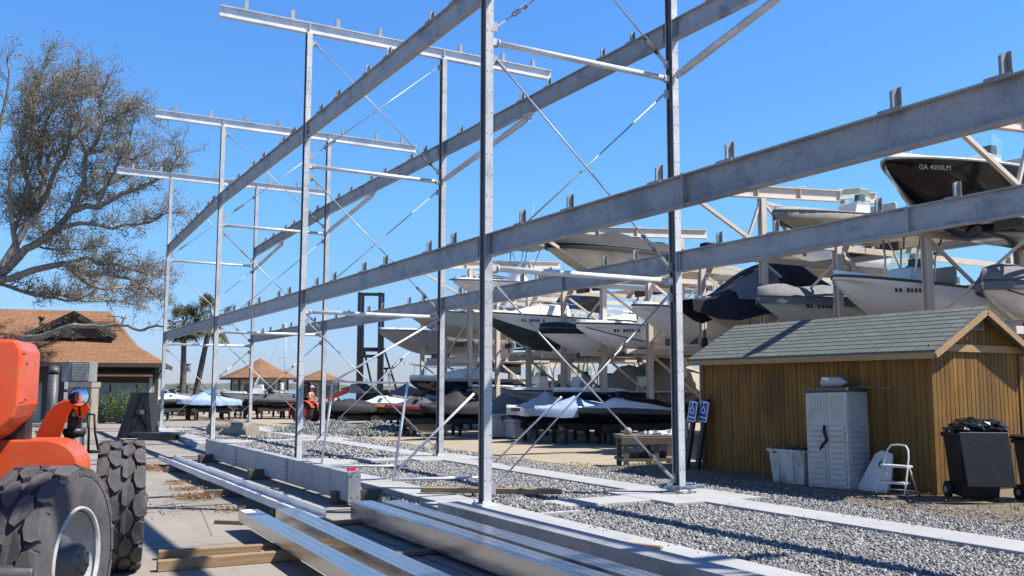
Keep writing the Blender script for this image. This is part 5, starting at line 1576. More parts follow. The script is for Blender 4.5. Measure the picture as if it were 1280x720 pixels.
def parking_sign(px0, label, lean, dx):
    b = V_((11.92 - dx * .1, PX(px0, 585, 11.9).y, SZ - .03))
    t = thing('parking_sign', label, 'parking sign', b, 0, 'blue parking signs leaning on the shed corner')
    t.rotation_euler = (R(lean), R(6.5), 0)
    m = MB(); m.box((.012, -.045, 0), (.09, .045, 1.40)); m.build('post', M['black_steel'], t, .008)
    # sign sheet: local plane is y (leftwards in view = +y) and z, facing -x
    hw, hz0, hz1 = .118, .95, 1.34
    def rr(w, z0, z1, r, x): 
        p = []
        for cx, cz, a0 in ((w - r, z1 - r, 0), (-w + r, z1 - r, 90), (-w + r, z0 + r, 180), (w - r, z0 + r, 270)):
            for k in range(6): a = R(a0 + k * 18); p.append((cx + r * math.cos(a), cz + r * math.sin(a)))
        return p
    def plate(w, z0, z1, r, x0, x1, name, mat, par):
        p = rr(w, z0, z1, r, 0); n = len(p); m = MB()
        m.add([(x0, a, b_) for a, b_ in p] + [(x1, a, b_) for a, b_ in p], [tuple(range(n)), tuple(range(2 * n - 1, n - 1, -1))] + [(i, (i + 1) % n, n + (i + 1) % n, n + i) for i in range(n)])
        return m.build(name, mat, par)
    f = plate(hw, hz0, hz1, .03, -.002, .010, 'sign_panel', M['sign_white'], t)
    plate(hw - .014, hz0 + .014, hz1 - .014, .022, -.004, -.0025, 'blue_face', M['blue'], f)
    plate(hw - .024, 1.105, 1.322, .012, -.0055, -.0042, 'symbol_border', M['sign_white'], f)
    plate(hw - .03, 1.111, 1.316, .01, -.007, -.0057, 'symbol_field', M['blue'], f)
    # wheelchair symbol
    m = MB(); X_ = -.0085
    c = (.005, 1.17); pts = []
    for k in range(19):
        a = R(75 + k * 14.5); pts.append((X_, c[0] - .052 * math.cos(a), c[1] + .052 * math.sin(a)))
    m.path(pts, .0085, 5)
    m.ball((X_, .018, 1.298), .0165, 0, 8, 6, (.3, 1, 1))
    m.path([(X_, .016, 1.273), (X_, .012, 1.208), (X_, -.03, 1.206), (X_, -.052, 1.145), (X_, -.075, 1.152)], .0095, 5)
    m.path([(X_, .014, 1.242), (X_, -.032, 1.238)], .007, 5)
    m.build('wheelchair_symbol', M['sign_white'], f)
    Mt = Matrix(((0, 0, -1, -.0045), (-1, 0, 0, 0), (0, 1, 0, 1.03), (0, 0, 0, 1)))
    text_mesh('lettering', 'PARKING', .05, M['sign_white'], f, Mt, .001, .0012)
    text_mesh('small_lettering', 'ONLY', .05, M['sign_white'], f, Mt @ Matrix.Translation((0, -.07, 0)), .001, .0008) if False else None
parking_sign(860, 'left one of two blue wheelchair parking signs leaning on the shed', 6., 1)
parking_sign(868.5, 'right one of two blue wheelchair parking signs leaning on the shed', 6.5, 0)
# ---------------------------------------------------------------- the old beige rack behind
RX, RY0, RP = 18.0, 13.17, 2.478
def rack():
    t = thing('boat_rack', 'old beige steel boat rack carrying rows of stored boats', 'boat rack', (RX, RY0, ZG))
    o = V_((RX, RY0, ZG))
    def pt(m): m.v = [tuple(V_(p) - o) for p in m.v]; return m
    ys = [RY0 + RP * k for k in range(-1, 12)]
    def roof_z(x): return 6.58 + .065 * (x - 16)
    frames = [y for k, y in enumerate(ys) if k % 3 == 0 or k in (1,)]
    roofs = [ys[0] + .0, RY0 + RP * 2, RY0 + RP * 5, RY0 + RP * 9]
    def piece(name, fn):
        m = MB(); fn(m); return pt(m).build(name, M['rack'], t)
    for y in ys:
        for xx in (RX, RX + 3.4, RX + 7.0):
            top = roof_z(xx) - .02 if xx < RX + 5 and any(abs(y - q) < .1 for q in roofs) else 5.3
            def f(m): m.extrude(ipoly(.17, .17, .022, .02), (xx, y, ZG + .02), (xx, y, top), (0, 1, 0)); m.box((xx - .12, y - .12, ZG), (xx + .12, y + .12, ZG + .021))
            piece('post', f)
        for z in (2.72, 5.02): piece('cross_arm', lambda m: m.bar((RX - .9, y, z), (RX + 7.6, y, z), .09, .15))
        for a, b in (((RX + .1, y, 4.9), (RX + 3.3, y, 3.0)), ((RX + .1, y, 2.6), (RX + 3.3, y, .4)), ((RX + 3.5, y, .4), (RX + 6.9, y, 2.6))): piece('diagonal', lambda m: m.bar(a, b, .06, .07))
    for z in (2.9, 5.19):
        for xx in (RX + .35, RX + 3.0): piece('load_beam', lambda m: m.extrude(ipoly(.12, .2, .016, .012), (xx, ys[0] - 3, z), (xx, ys[-1] + .3, z)))
    for k in range(0, len(ys) - 1, 2):
        for a, b in (((RX + .13, ys[k], 4.8), (RX + .13, ys[k + 1], 3.1)), ((RX + 3.5, ys[k], .3), (RX + 3.5, ys[k + 1], 2.6)), ((RX + 3.56, ys[k], 2.6), (RX + 3.56, ys[k + 1], .3))): piece('brace', lambda m: m.bar(a, b, .05, .05))
    for y in roofs:
        m = MB(); xa, xb = 14.6, 22.6
        m.extrude(ipoly(.16, .32, .02, .014), (xa, y, roof_z(xa) + .16), (xb, y, roof_z(xb) + .16))
        for xx in (16.2, 17.8, 19.4, 21): m.box((xx - .01, y - .085, roof_z(xx) + .03), (xx + .01, y - .01, roof_z(xx) + .29)); m.bar((xx - .1, y, roof_z(xx) + .335), (xx + .25, y, roof_z(xx) + .40), .1, .02)
        pt(m).build('roof_beam', M['rack'], t)
        for a, b, w, h in (((RX - .05, y, 5.35), (15.5, y, roof_z(15.5)), .09, .09), ((RX + .05, y, roof_z(RX) - .1), (RX + 1.6, y, 5.25), .07, .07), ((RX - .05, y, roof_z(RX) - .1), (RX - .65, y, 5.3), .07, .07), ((RX + .1, y, roof_z(RX) - .12), (RX + 6.8, y, 5.9), .07, .09)):
            piece('roof_brace', lambda m: m.bar(a, b, w, h))
    return t
RACK = rack()

# ---------------------------------------------------------------- boats
def make_boat(name, label, bow, rz=0, L=6.6, B=2.3, H=1.1, top='white', bot='white', band=None, cover=None, console=False, ttop=False, cuddy=False, rails=False, motor=True, text=None, cat='motor boat', group='boats stored on the old rack', tilt=0, line=None, sheer=.16, cov_h=.7):
    """bow point of the deck at `bow`, boat running back along local +x"""
    t = thing(name, label, cat, bow, rz, group)
    if tilt: t.rotation_euler = (0, tilt, rz)
    n = 22
    def wid(u): return B / 2 * (1 - (1 - min(1, u / .56)) ** 2.1) ** .72 * (1 - .10 * max(0, u - .6) / .4) if u > 0 else .0
    def zs(u): return -sheer * H * (1 - (1 - min(1, u / .8)) ** 2)
    def stem(z): return None
    def keel(u):
        k = max(0, 1 - u / .42); return -H * (1 - .86 * k ** 1.9)
    secs = []; deck = []
    for i in range(n + 1):
        u = (i / n) ** 1.35
        x = u * L; w = wid(u); s = zs(u); k = keel(u)
        k = min(k, s - .04)
        ch = k + (s - k) * (.30 + .28 * max(0, 1 - u / .5)); cw = w * (.90 - .30 * max(0, 1 - u / .5))
        midz = ch + (s - ch) * .55; mw = w * (.955 - .10 * max(0, 1 - u / .45))
        bz = s - .10
        half = [(0, k), (cw * .5, k + (ch - k) * .46), (cw, ch), (mw, midz), (w * .985, min(bz, s - .03)), (w, s)]
        secs.append([V_((x, -a, b)) for a, b in half[::-1]] + [V_((x, a, b)) for a, b in half[1:]])
        deck.append((x, w, s))
    bt, bb = 0, 1
    m = MB()
    b_ = [2 if band else 0, 0, 0 if bot != 'low' else 0, 1, 1, 1, 1, 0, 0, 2 if band else 0]
    m.loft(secs, bands=b_)
    m.add(secs[-1], [tuple(range(11))], 0)
    mats = [M[top], M[bot], M[band] if band else M[top]]
    hull = m.build('hull', mats, t)
    for sg in (-1, 1):
        m = MB(); m.path([V_((x, sg * (w + .012), s + .01)) for x, w, s in deck], .032, 5)
        m.build('rub_rail', M['dark_grey'] if top not in ('black_gel', 'navy') else M['white_rough'], t)
    m = MB()                                    # deck with an open cockpit
    rows = []
    for x, w, s in deck:
        u = x / L; inn = .0 if u < .30 else 1.
        c = w * (.80 if inn else .5); dz = .05 * (1 - u) if not inn else .02; fl = s - (.42 if inn else -.09 - .05 * (1 - u))
        rows.append([V_((x, -w, s + .005)), V_((x, -c, s + dz)), V_((x, -c * .98, fl)), V_((x, c * .98, fl)), V_((x, c, s + dz)), V_((x, w, s + .005))])
    m.loft(rows, smooth=False); m.build('deck', M['white'] if top != 'cream' else M['cream'], t)
    if line:
        m = MB()
        for sg in (-1, 1): m.path([V_((x, sg * (secs[i][3].y * -1 + .004), secs[i][3].z + .0)) for i, (x, w, s) in enumerate(deck) if i > 1], .018, 4)
        m.build('stripe', M[line], hull)
    if text:
        # registration letters on the bow, both sides carried by the hull skin
        u = .22 if top != 'black_gel' else .10; x = u * L; i = min(range(n + 1), key=lambda q: abs(deck[q][0] - x))
        y = -wid(u) * .985 - .0; nx = (wid(u + .05) - wid(u - .05)) / (.1 * L)
        Mt = Matrix.Translation((x, -wid(u) - .02, zs(u) - .20)) @ Matrix.Rotation(-math.atan(nx), 4, 'Z') @ Matrix.Rotation(PI / 2 - .0, 4, 'X')
        if text == '#':                          # too worn and far to read: a row of dark strokes
            q = MB(); r_ = random.Random(int(L * 100))
            for k_ in range(9):
                if k_ in (2, 7): continue
                x_ = (k_ - 4) * .1; q.box((x_ - .036, -.05, -.004), (x_ + .036 - .02 * r_.random(), -.05 + .10 - .02 * r_.random(), .004))
            q.v = [tuple(Mt @ V_(p)) for p in q.v]
            q.build('registration', M['lettering'], hull)
        else:
            text_mesh('registration', text, .14, M['grey'] if top in ('black_gel', 'navy') else M['lettering'], hull, Mt, .006, .0)
    if console:
        cx = L * (.36 if 'green tinted' in label else .47); m = MB()
        z0 = zs(.5) - .41
        m.add([(cx - .5, -.36, z0), (cx + .35, -.36, z0), (cx + .35, .36, z0), (cx - .5, .36, z0), (cx - .18, -.32, z0 + .95), (cx + .3, -.32, z0 + .95), (cx + .3, .32, z0 + .95), (cx - .18, .32, z0 + .95)], [(0, 3, 2, 1), (4, 5, 6, 7), (0, 1, 5, 4), (1, 2, 6, 5), (2, 3, 7, 6), (3, 0, 4, 7)])
        c = m.build('console', M['white'], t, .03)
        m = MB(); m.add([(cx - .2, -.36, z0 + .93), (cx - .2, .36, z0 + .93), (cx + .02, .3, z0 + 1.42), (cx + .02, -.3, z0 + 1.42)], [(0, 1, 2, 3)])
        m.add([(cx - .2, -.36, z0 + .93), (cx + .02, -.3, z0 + 1.42), (cx + .3, -.34, z0 + 1.3), (cx + .3, -.35, z0 + .93)], [(0, 1, 2, 3)]); m.build('windshield', M['acrylic'], c)
        m = MB(); m.box((cx + .06, -.25, z0 + .96), (cx + .2, -.05, z0 + 1.16)); m.tube((cx + .3, .05, z0 + .86), (cx + .4, .05, z0 + .9), .17, 12); m.build('instrument', M['black'], c)
        m = MB(); m.box((cx + .85, -.42, z0), (cx + 1.3, .42, z0 + .62)); m.box((cx + 1.22, -.42, z0 + .62), (cx + 1.34, .42, z0 + 1.05)); m.build('seat', M['canvas_light'], t, .04)
    if ttop:
        cx = L * (.36 if 'green tinted' in label else .47); z0 = zs(.5) - .41; m = MB()
        for sg in (-1, 1):
            m.path([(cx - .35, sg * .42, z0 + .1), (cx - .15, sg * .44, z0 + 1.2), (cx - .05, sg * .6, z0 + 2.05)], .026, 6); m.path([(cx + .45, sg * .42, z0 + .1), (cx + .5, sg * .44, z0 + 1.2), (cx + .8, sg * .6, z0 + 2.05)], .026, 6)
            m.path([(cx - .05, sg * .6, z0 + 2.05), (cx + .45, sg * .44, z0 + 1.0)], .018, 5)
        fr = m.build('top_frame', M['alu'], t)
        m = MB(); m.box((cx - .75, -.85, z0 + 2.06), (cx + 1.25, .85, z0 + 2.12)); m.build('hard_top', M[ttop if isinstance(ttop, str) else 'white'], t, .03)
        m = MB(); m.tube((cx + .9, .5, z0 + 2.1), (cx + 1.1, .5, z0 + 4.3), .014, 5, .006); m.build('antenna', M['white_rough'], t)
    if cuddy:
        m = MB(); rws = []
        for u, h, ww in ((.16, .05, .5), (.26, .28, .68), (.36, .42, .74), (.44, .46, .76)):
            x = u * L; w = wid(u) * ww; s = zs(u) + .1
            rws.append([V_((x, -w, s - .1)), V_((x, -w * .8, s + h * .8)), V_((x, 0, s + h)), V_((x, w * .8, s + h * .8)), V_((x, w, s - .1))])
        m.loft(rws); m.build('cabin_top', M['white'], t)
        m = MB(); x = .46 * L; w = wid(.45) * .8; s = zs(.45)
        m.add([(x - .05, -w, s + .35), (x - .05, w, s + .35), (x + .42, w * .85, s + .95), (x + .42, -w * .85, s + .95)], [(0, 1, 2, 3)]); m.add([(x - .05, -w, s + .35), (x + .42, -w * .85, s + .95), (x + 1.3, -w, s + .8), (x + 1.3, -w, s + .2)], [(0, 1, 2, 3)]); m.build('windshield', M['glass_dark'], t)
    if rails:
        m = MB(); top_ = []
        for sg in (-1, 1):
            pr = [V_((deck[i][0] + .05, sg * deck[i][1] * .93, deck[i][2] + .55 - .15 * deck[i][0] / L)) for i in range(2, 13)]
            m.path(pr, .018, 5); top_.append(pr[0])
            for i in range(2, 13, 3): m.tube((deck[i][0] + .05, sg * deck[i][1] * .95, deck[i][2]), pr[i - 2], .013, 5)
        m.path([top_[0], (.05, 0, .6), top_[1]], .018, 5); m.build('bow_rail', M['chrome'], t)
    if motor:
        z = zs(1) + .1; m = MB(); m.obox((L + .28, 0, z + .30), (.58, .42, .62), 0); c = MB()
        o = m.build('outboard', M['black_gel'] if top != 'black_gel' else M['white'], t, .08)
        m = MB(); m.box((L + .12, -.09, -H - .1), (L + .34, .09, z)); m.box((L + .05, -.05, -H - .12), (L + .5, .05, -H - .06)); m.build('lower_unit', M['dark_grey'], o)
    if cover:
        m = MB(); rows = []; r = random.Random(len(label))
        kk = 9
        for i, (x, w, s) in enumerate(deck):
            u = x / L; hh = cov_h * (math.sin(PI * min(1, .12 + u * .95)) ** .8) * (1 + .12 * math.sin(u * 19)) + .06
            row = [V_((x, -w - .035, s - .14 - .05 * (1 - u))), V_((x, -w - .035, s + .03))]
            for j in range(1, kk):
                f = j / kk * 2 - 1; sag = 1 - abs(f) ** 1.5
                row.append(V_((x, f * w, s + .04 + hh * sag * (1 + .06 * math.sin(u * 31 + j)))))
            row += [V_((x, w + .035, s + .03)), V_((x, w + .035, s - .14 - .05 * (1 - u)))]
            rows.append(row)
        m.loft(rows); m.add(rows[-1], [tuple(range(len(rows[-1])))]); m.build('cover', M[cover], t)
    return t

def bay(k): return RY0 + RP * (k + .5)
def chocks(k, z, label):
    """pair of dark carpeted bunks across the load beams"""
    pass
mid = 4.02
BX = 16.45
make_boat('centre_console_boat', 'big white centre console boat above the shed roof with a green tinted windshield', (BX, bay(0), 4.1), 0, 6.8, 2.35, 1.22, 'white', 'white', console=True, ttop='canvas_black', text='#', sheer=.2)
make_boat('skiff', 'pale green grey skiff stored left of the big white centre console boat', (BX + .1, bay(1), 3.86), 0, 6.2, 2.2, .96, 'pale_green', 'pale_green', cover='canvas_grey', cov_h=.35, text='#', sheer=.1, motor=True)
# the boat under the tall navy tent
nb = make_boat('covered_boat', 'cream hulled boat under a tall navy canvas tent with hanging weights', (BX - .1, bay(2) - .35, 3.92), 0, 6.4, 2.3, 1.0, 'cream', 'bottom_tan', motor=False)
def tent(t):
    m = MB(); rows = []
    L, B = 6.5, 2.36
    def wid(u): return B / 2 * (1 - (1 - min(1, u / .56)) ** 2.1) ** .72 if u > 0 else 0
    prof = [(-.04, .02), (.06, .10), (.14, .34), (.24, .78), (.33, 1.12), (.42, 1.30), (.52, 1.34), (.62, 1.02), (.74, .62), (.86, .36), (1, .22)]
    for u, h in prof:
        x = u * L; w = max(.10, wid(max(u, .02))) + .05; s = -.12 * min(1, max(0, u))
        drop = .38 + .16 * math.sin(u * 14)
        rows.append([V_((x, -w - .03, s - drop)), V_((x, -w, s)), V_((x, -w * .82, s + h * .62)), V_((x, -w * .4, s + h * .93)), V_((x, 0, s + h)), V_((x, w * .4, s + h * .93)), V_((x, w * .82, s + h * .62)), V_((x, w, s)), V_((x, w + .03, s - drop))])
    m.loft(rows, smooth=False); m.add(rows[-1], [tuple(range(9))])
    m.build('tent_cover', M['canvas_navy'], t)
    m = MB(); a = [rows[2], rows[3], rows[4]]
    m.loft([[q[1] + V_((0, -.02, .04)), q[2] + V_((0, -.02, .03)), q[3] + V_((0, -.01, .03))] for q in a]); m.build('pale_panel', M['canvas_grey'], t)
    m = MB()
    for x, y in ((.15, -.2), (1.15, -.85)): m.tube((x, y, -1.0), (x, y, -.4), .012, 5); m.tube((x, y, -1.25), (x, y, -1.0), .1, 10, .07)
    m.build('weight', M['black'], t)
tent(nb)
make_boat('bay_boat', 'plain white hull behind the near far column, bow under the navy tented boat', (BX - .25, bay(3) - .3, 3.98), 0, 6.6, 2.3, 1.15, 'white', 'white', sheer=.1)
make_boat('centre_console_boat', 'white centre console with a white cover drape, right one of two sharp bows', (BX - .3, bay(4) + .1, 3.62), 0, 6.2, 2.25, .92, 'white', 'white', console=True, line='navy', text='#', sheer=.06, motor=True)
make_boat('dark_decked_boat', 'white boat with a dark covered deck, left one of two sharp bows', (BX - .3, bay(5) - .15, 3.60), 0, 6.2, 2.25, .95, 'white', 'white', band='navy', cover='canvas_navy', cov_h=.18, sheer=.06)
make_boat('sport_boat', 'white sport boat with a black waterline band and dark fouled bottom', tuple(PX(602, 391, 15.4)), 0, 7.4, 2.4, 1.35, 'white', 'bottom', band='white', cuddy=True, rails=True, text='#', line='black_gel', sheer=.12, motor=False)
make_boat('pale_green_boat', 'pale green boat with tan stained bottom behind the nearest column', tuple(PX(508, 388, 16.0)), 0, 6.8, 2.4, 1.2, 'pale_green', 'bottom_tan', console=True, ttop='canvas_grey', rails=False, sheer=.1)
make_boat('grey_hull_boat', 'low grey bottomed boat at the far left end of the rack', tuple(PX(474, 413, 16.0)), 0, 6.6, 2.4, 1.15, 'foam', 'foam', cuddy=False, cover=None, sheer=.04)
# upper tier
make_boat('black_boat', 'glossy black hulled boat stored high above the shed roof', (15.75, 12.35, 6.25), R(4), 7.4, 2.5, 1.45, 'black_gel', 'black_gel', band='black_gel', console=True, text='GA 4050LM', sheer=.0, rails=False)
make_boat('flat_cream_boat', 'low cream boat with a pale console on the top tier under the beige roof beam', (BX + 1.1, bay(1) + .35, 6.15), 0, 6.3, 2.2, .6, 'cream', 'bottom_tan', console=True, cover='canvas_tan', cov_h=.12, sheer=.06)
make_boat('tan_hull_boat', 'tan hulled boat with black cover on the top tier beside the roof beam', tuple(PX(681, 303, 15.9)), 0, 6.8, 2.35, 1.2, 'bottom_tan', 'bottom_tan', band='black_gel', cover='canvas_black', cov_h=.6, sheer=.14)
make_boat('hardtop_boat', 'far white boat with a grey canvas top on the upper tier', (BX + .3, bay(8) + .3, 6.05), 0, 6.6, 2.4, .9, 'white', 'white', console=True, ttop='canvas_grey', sheer=.08)
make_boat('grey_cover_boat', 'boat with a grey cover low behind the shed gable', (BX + 1.0, bay(-1) - .4, 3.76), 0, 6.2, 2.3, 1.0, 'white', 'white', cover='canvas_grey', cov_h=.4, line='navy', text=None, sheer=.05)
# the next row back, seen through the rack
bk = 'boats in the back row of the old rack'
make_boat('cabin_boat', 'white cabin boat with a rail in the back row above the sport boat', (RX + 3.2, bay(7) + .2, 4.35), 0, 6.6, 2.3, 1.2, 'white', 'white', cuddy=True, rails=True, motor=False, group=bk)
make_boat('centre_console_boat', 'white hard topped console boat in the back row behind the sharp bows', (RX + 3.0, bay(5) + .3, 4.1), 0, 6.4, 2.3, 1.05, 'white', 'white', console=True, ttop='white', group=bk)
make_boat('blue_cover_boat', 'boat under a dark cover in the back row beside the navy tented boat', (RX + 3.2, bay(3) + .2, 4.1), 0, 6.4, 2.3, 1.05, 'white', 'white', cover='canvas_navy', cov_h=.6, group=bk)
make_boat('cream_skiff', 'cream skiff in the back row behind the pale green skiff', (RX + 3.2, bay(1) + .2, 4.2), 0, 6.4, 2.3, 1.05, 'cream', 'cream', console=True, group=bk)
make_boat('top_back_boat', 'white boat high in the back row left of the far column', (RX + 2.6, bay(3) - .2, 6.25), 0, 6.4, 2.3, 1.0, 'white', 'bottom_tan', console=True, group=bk)
# ground tier, standing on blocks under the rack
gb = 'boats on blocks under the old rack'
make_boat('dark_hull_boat', 'long dark navy hulled boat low on blocks behind the work table', tuple(PX(692, 489, 16.4)), R(-4), 7.2, 2.4, 1.05, 'navy', 'navy', console=True, cover=None, group=gb, sheer=.02)
make_boat('tan_tented_boat', 'boat under a peaked tan canvas cover beneath the rack', (18.6, bay(5) - .6, 1.3), R(0), 6.4, 2.3, .95, 'white', 'white', cover='canvas_tan', cov_h=1.25, group=gb, sheer=.05)
make_boat('pale_skiff', 'pale grey skiff with dark lettering low under the rack', (16.4, bay(6) + .1, 1.5), R(-3), 6.6, 2.3, 1.0, 'light_grey', 'light_grey', console=True, ttop='canvas_navy', text='#', group=gb, sheer=.05)
make_boat('grey_cruiser', 'grey decked cruiser with bow rails under the far end of the rack', (15.6, bay(9) - .4, 2.0), R(4), 8.0, 2.6, 1.4, 'navy', 'navy', band='light_grey', cuddy=True, rails=True, motor=False, group=gb, sheer=.05)
make_boat('tower_boat', 'dark boat with a folded canvas tower behind the nearest column', (17.2, bay(8) - .6, 1.6), R(0), 6.6, 2.3, 1.0, 'foam', 'foam', console=True, ttop='canvas_navy', group=gb, sheer=.06)

# padded blocks bolted to the load beams: part of the rack
def bunks():
    src = None
    for k, z in [(0, 2.99), (1, 2.99), (2, 2.99), (3, 2.99), (4, 2.75), (5, 2.75), (7, 2.75), (9, 3.5), (10, 3.05), (-1, 5.0), (1, 5.35), (5, 5.05), (8, 5.2), (-1.2, 2.8)]:
        for dx in (0, 2.6):
            for dy in (-.5, .5):
                if src is None:
                    m = MB(); m.box((-.09, -.3, -.11), (.09, .3, .11)); src = o = m.build('bunk', M['timber_dark'], RACK)
                else: o = src.copy(); COL.objects.link(o); o.parent = RACK
                o.location = V_((RX + .35 + dx, bay(k) + dy, z + .02)) - V_((RX, RY0, ZG))
bunks()
# ---------------------------------------------------------------- personal watercraft on stands
def make_ski(label, loc, rz, hull='black_gel', deck='white', accent=None, cover=None, seat='black', L=3.3, B=1.15, zb=.55, group='watercraft parked on stands in the yard', tilt=0, bump=1.):
    """bow at -x, stern at +x; loc is the middle, on the ground"""
    t = thing('jet_ski', label, 'jet ski', (loc[0], loc[1], loc[2] + zb), rz, group)
    t.rotation_euler = (0, tilt, rz)
    n = 16; secs = []; dk = []
    for i in range(n + 1):
        u = (i / n) ** 1.2; x = -L / 2 + u * L
        w = B / 2 * (1 - (1 - min(1, u / .55)) ** 2.2) ** .75 * (1 - .12 * max(0, u - .6) / .4)
        k = .30 * max(0, 1 - u / .38) ** 1.6; s = .46 + .10 * (1 - u) ** 2; s = max(s, k + .05)
        secs.append([V_((x, -w, s)), V_((x, -w * 1.02, s - .10)), V_((x, -w * .84, k + (s - k) * .38)), V_((x, 0, k)), V_((x, w * .84, k + (s - k) * .38)), V_((x, w * 1.02, s - .10)), V_((x, w, s))])
        dk.append((x, w, s, u))
    m = MB(); m.loft(secs, bands=[1, 0, 0, 0, 0, 1]); m.add(secs[-1], [tuple(range(7))], 0)
    h = m.build('hull', [M[hull], M[accent] if accent else M['dark_grey']], t)
    m = MB(); rows = []
    def hump(u): return .30 * math.exp(-((u - .38) / .17) ** 2) + .22 * math.exp(-((u - .66) / .22) ** 2)
    for x, w, s, u in dk:
        q = hump(u)
        rows.append([V_((x, -w * .98, s + .004)), V_((x, -w * .66, s + .02 + q * .18)), V_((x, -w * .38, s + .03 + q * .75)), V_((x, 0, s + .05 + q)), V_((x, w * .38, s + .03 + q * .75)), V_((x, w * .66, s + .02 + q * .18)), V_((x, w * .98, s + .004))])
    if cover is None:
        m.loft(rows, bands=[1, 0, 0, 0, 0, 1]); m.add(rows[-1], [tuple(range(7))], 0)
        m.build('deck', [M[deck], M['dark_grey']], t)
        m = MB(); q = []
        for i in range(9):
            u = .44 + i * .055; x = -L / 2 + u * L; s = .46 + hump(u) + .06 + (.05 if i < 5 else .10); q.append([V_((x, -.17, s - .22)), V_((x, -.15, s)), V_((x, 0, s + .03)), V_((x, .15, s)), V_((x, .17, s - .22))])
        m.loft(q); m.add(q[0], [tuple(range(5))]); m.add(q[-1], [(4, 3, 2, 1, 0)]); m.build('seat', M[seat], t)
        m = MB(); x = -L / 2 + .40 * L; m.tube((x, 0, .8), (x + .12, 0, 1.02), .06, 8); m.path([(x + .16, -.36, 1.04), (x + .1, -.1, 1.05), (x + .1, .1, 1.05), (x + .16, .36, 1.04)], .022, 6); m.obox((x + .02, 0, 1.0), (.2, .22, .12)); hb = m.build('handlebar', M['black'], t)
        m = MB(); 
        for sg in (-1, 1): m.obox((x - .12, sg * .34, .92), (.1, .18, .11), sg * .3)
        m.build('mirror', M['black'], hb)
    else:
        sd_ = len(label) * 1.7; rows2 = []
        for i in range(37):
            u = (i / 36) ** 1.1; x = -L / 2 + u * L
            w = B / 2 * (1 - (1 - min(1, u / .55)) ** 2.2) ** .75 * (1 - .12 * max(0, u - .6) / .4); s = .46 + .10 * (1 - u) ** 2; s = max(s, .30 * max(0, 1 - u / .38) ** 1.6 + .05)
            q = hump(u) * 1.15 * bump + .16 * bump * math.exp(-((u - .42) / .05) ** 2)
            row = []
            for j in range(19):
                f = j / 9 - 1; af = abs(f)
                if af > .86: z = s + .02 - .26 * (af - .86) / .14; y = math.copysign(w * 1.05, f)
                else:
                    g = af / .86; y = f / .86 * w * 1.05; z = s + .02 + (q + .05) * (1 - g ** 1.6) - .05 * bump * math.sin(PI * g) * (1 + math.sin(u * 17))
                wr = noise.noise(V_((x * 3.1 + sd_, y * 3.3, z * 3))) * .045 + noise.noise(V_((x * 8 + sd_, y * 9, z * 7))) * .022
                row.append(V_((x, y + (wr * .6 if af > .8 else 0), z + wr * (.9 if af < .86 else .9))))
            rows2.append(row)
        m.loft(rows2); m.add(rows2[-1], [tuple(range(19))]); m.build('cover', M[cover], t)
    # the stand it sits on
    st = thing('ski_stand', label_stand(label), 'stand', (loc[0], loc[1], loc[2]), rz, 'stands under the watercraft')
    m = MB(); z = zb - .02
    for y in (-.36, .36): m.box((-1.0, y - .05, z - .10), (1.25, y + .05, z + .10))
    for x in (-.8, 1.0): m.box((x - .05, -.5, z - .2), (x + .05, .5, z - .101))
    m.build('bunk_rail', M['black_matte'], st)
    for x in (-.8, 1.0):
        for y in (-.44, .44):
            m = MB(); m.box((x - .05, y - .05, .1), (x + .05, y + .05, z - .201)); m.tube((x, y - .03, .06), (x, y + .03, .06), .06, 10); m.build('leg', M['black_matte'], st)
    return t
def label_stand(l): return ' '.join(('black stand under the ' + l).split()[:16])
def at(px, py, z=ZG): return G(px, py, z)
A_ = -R(20)
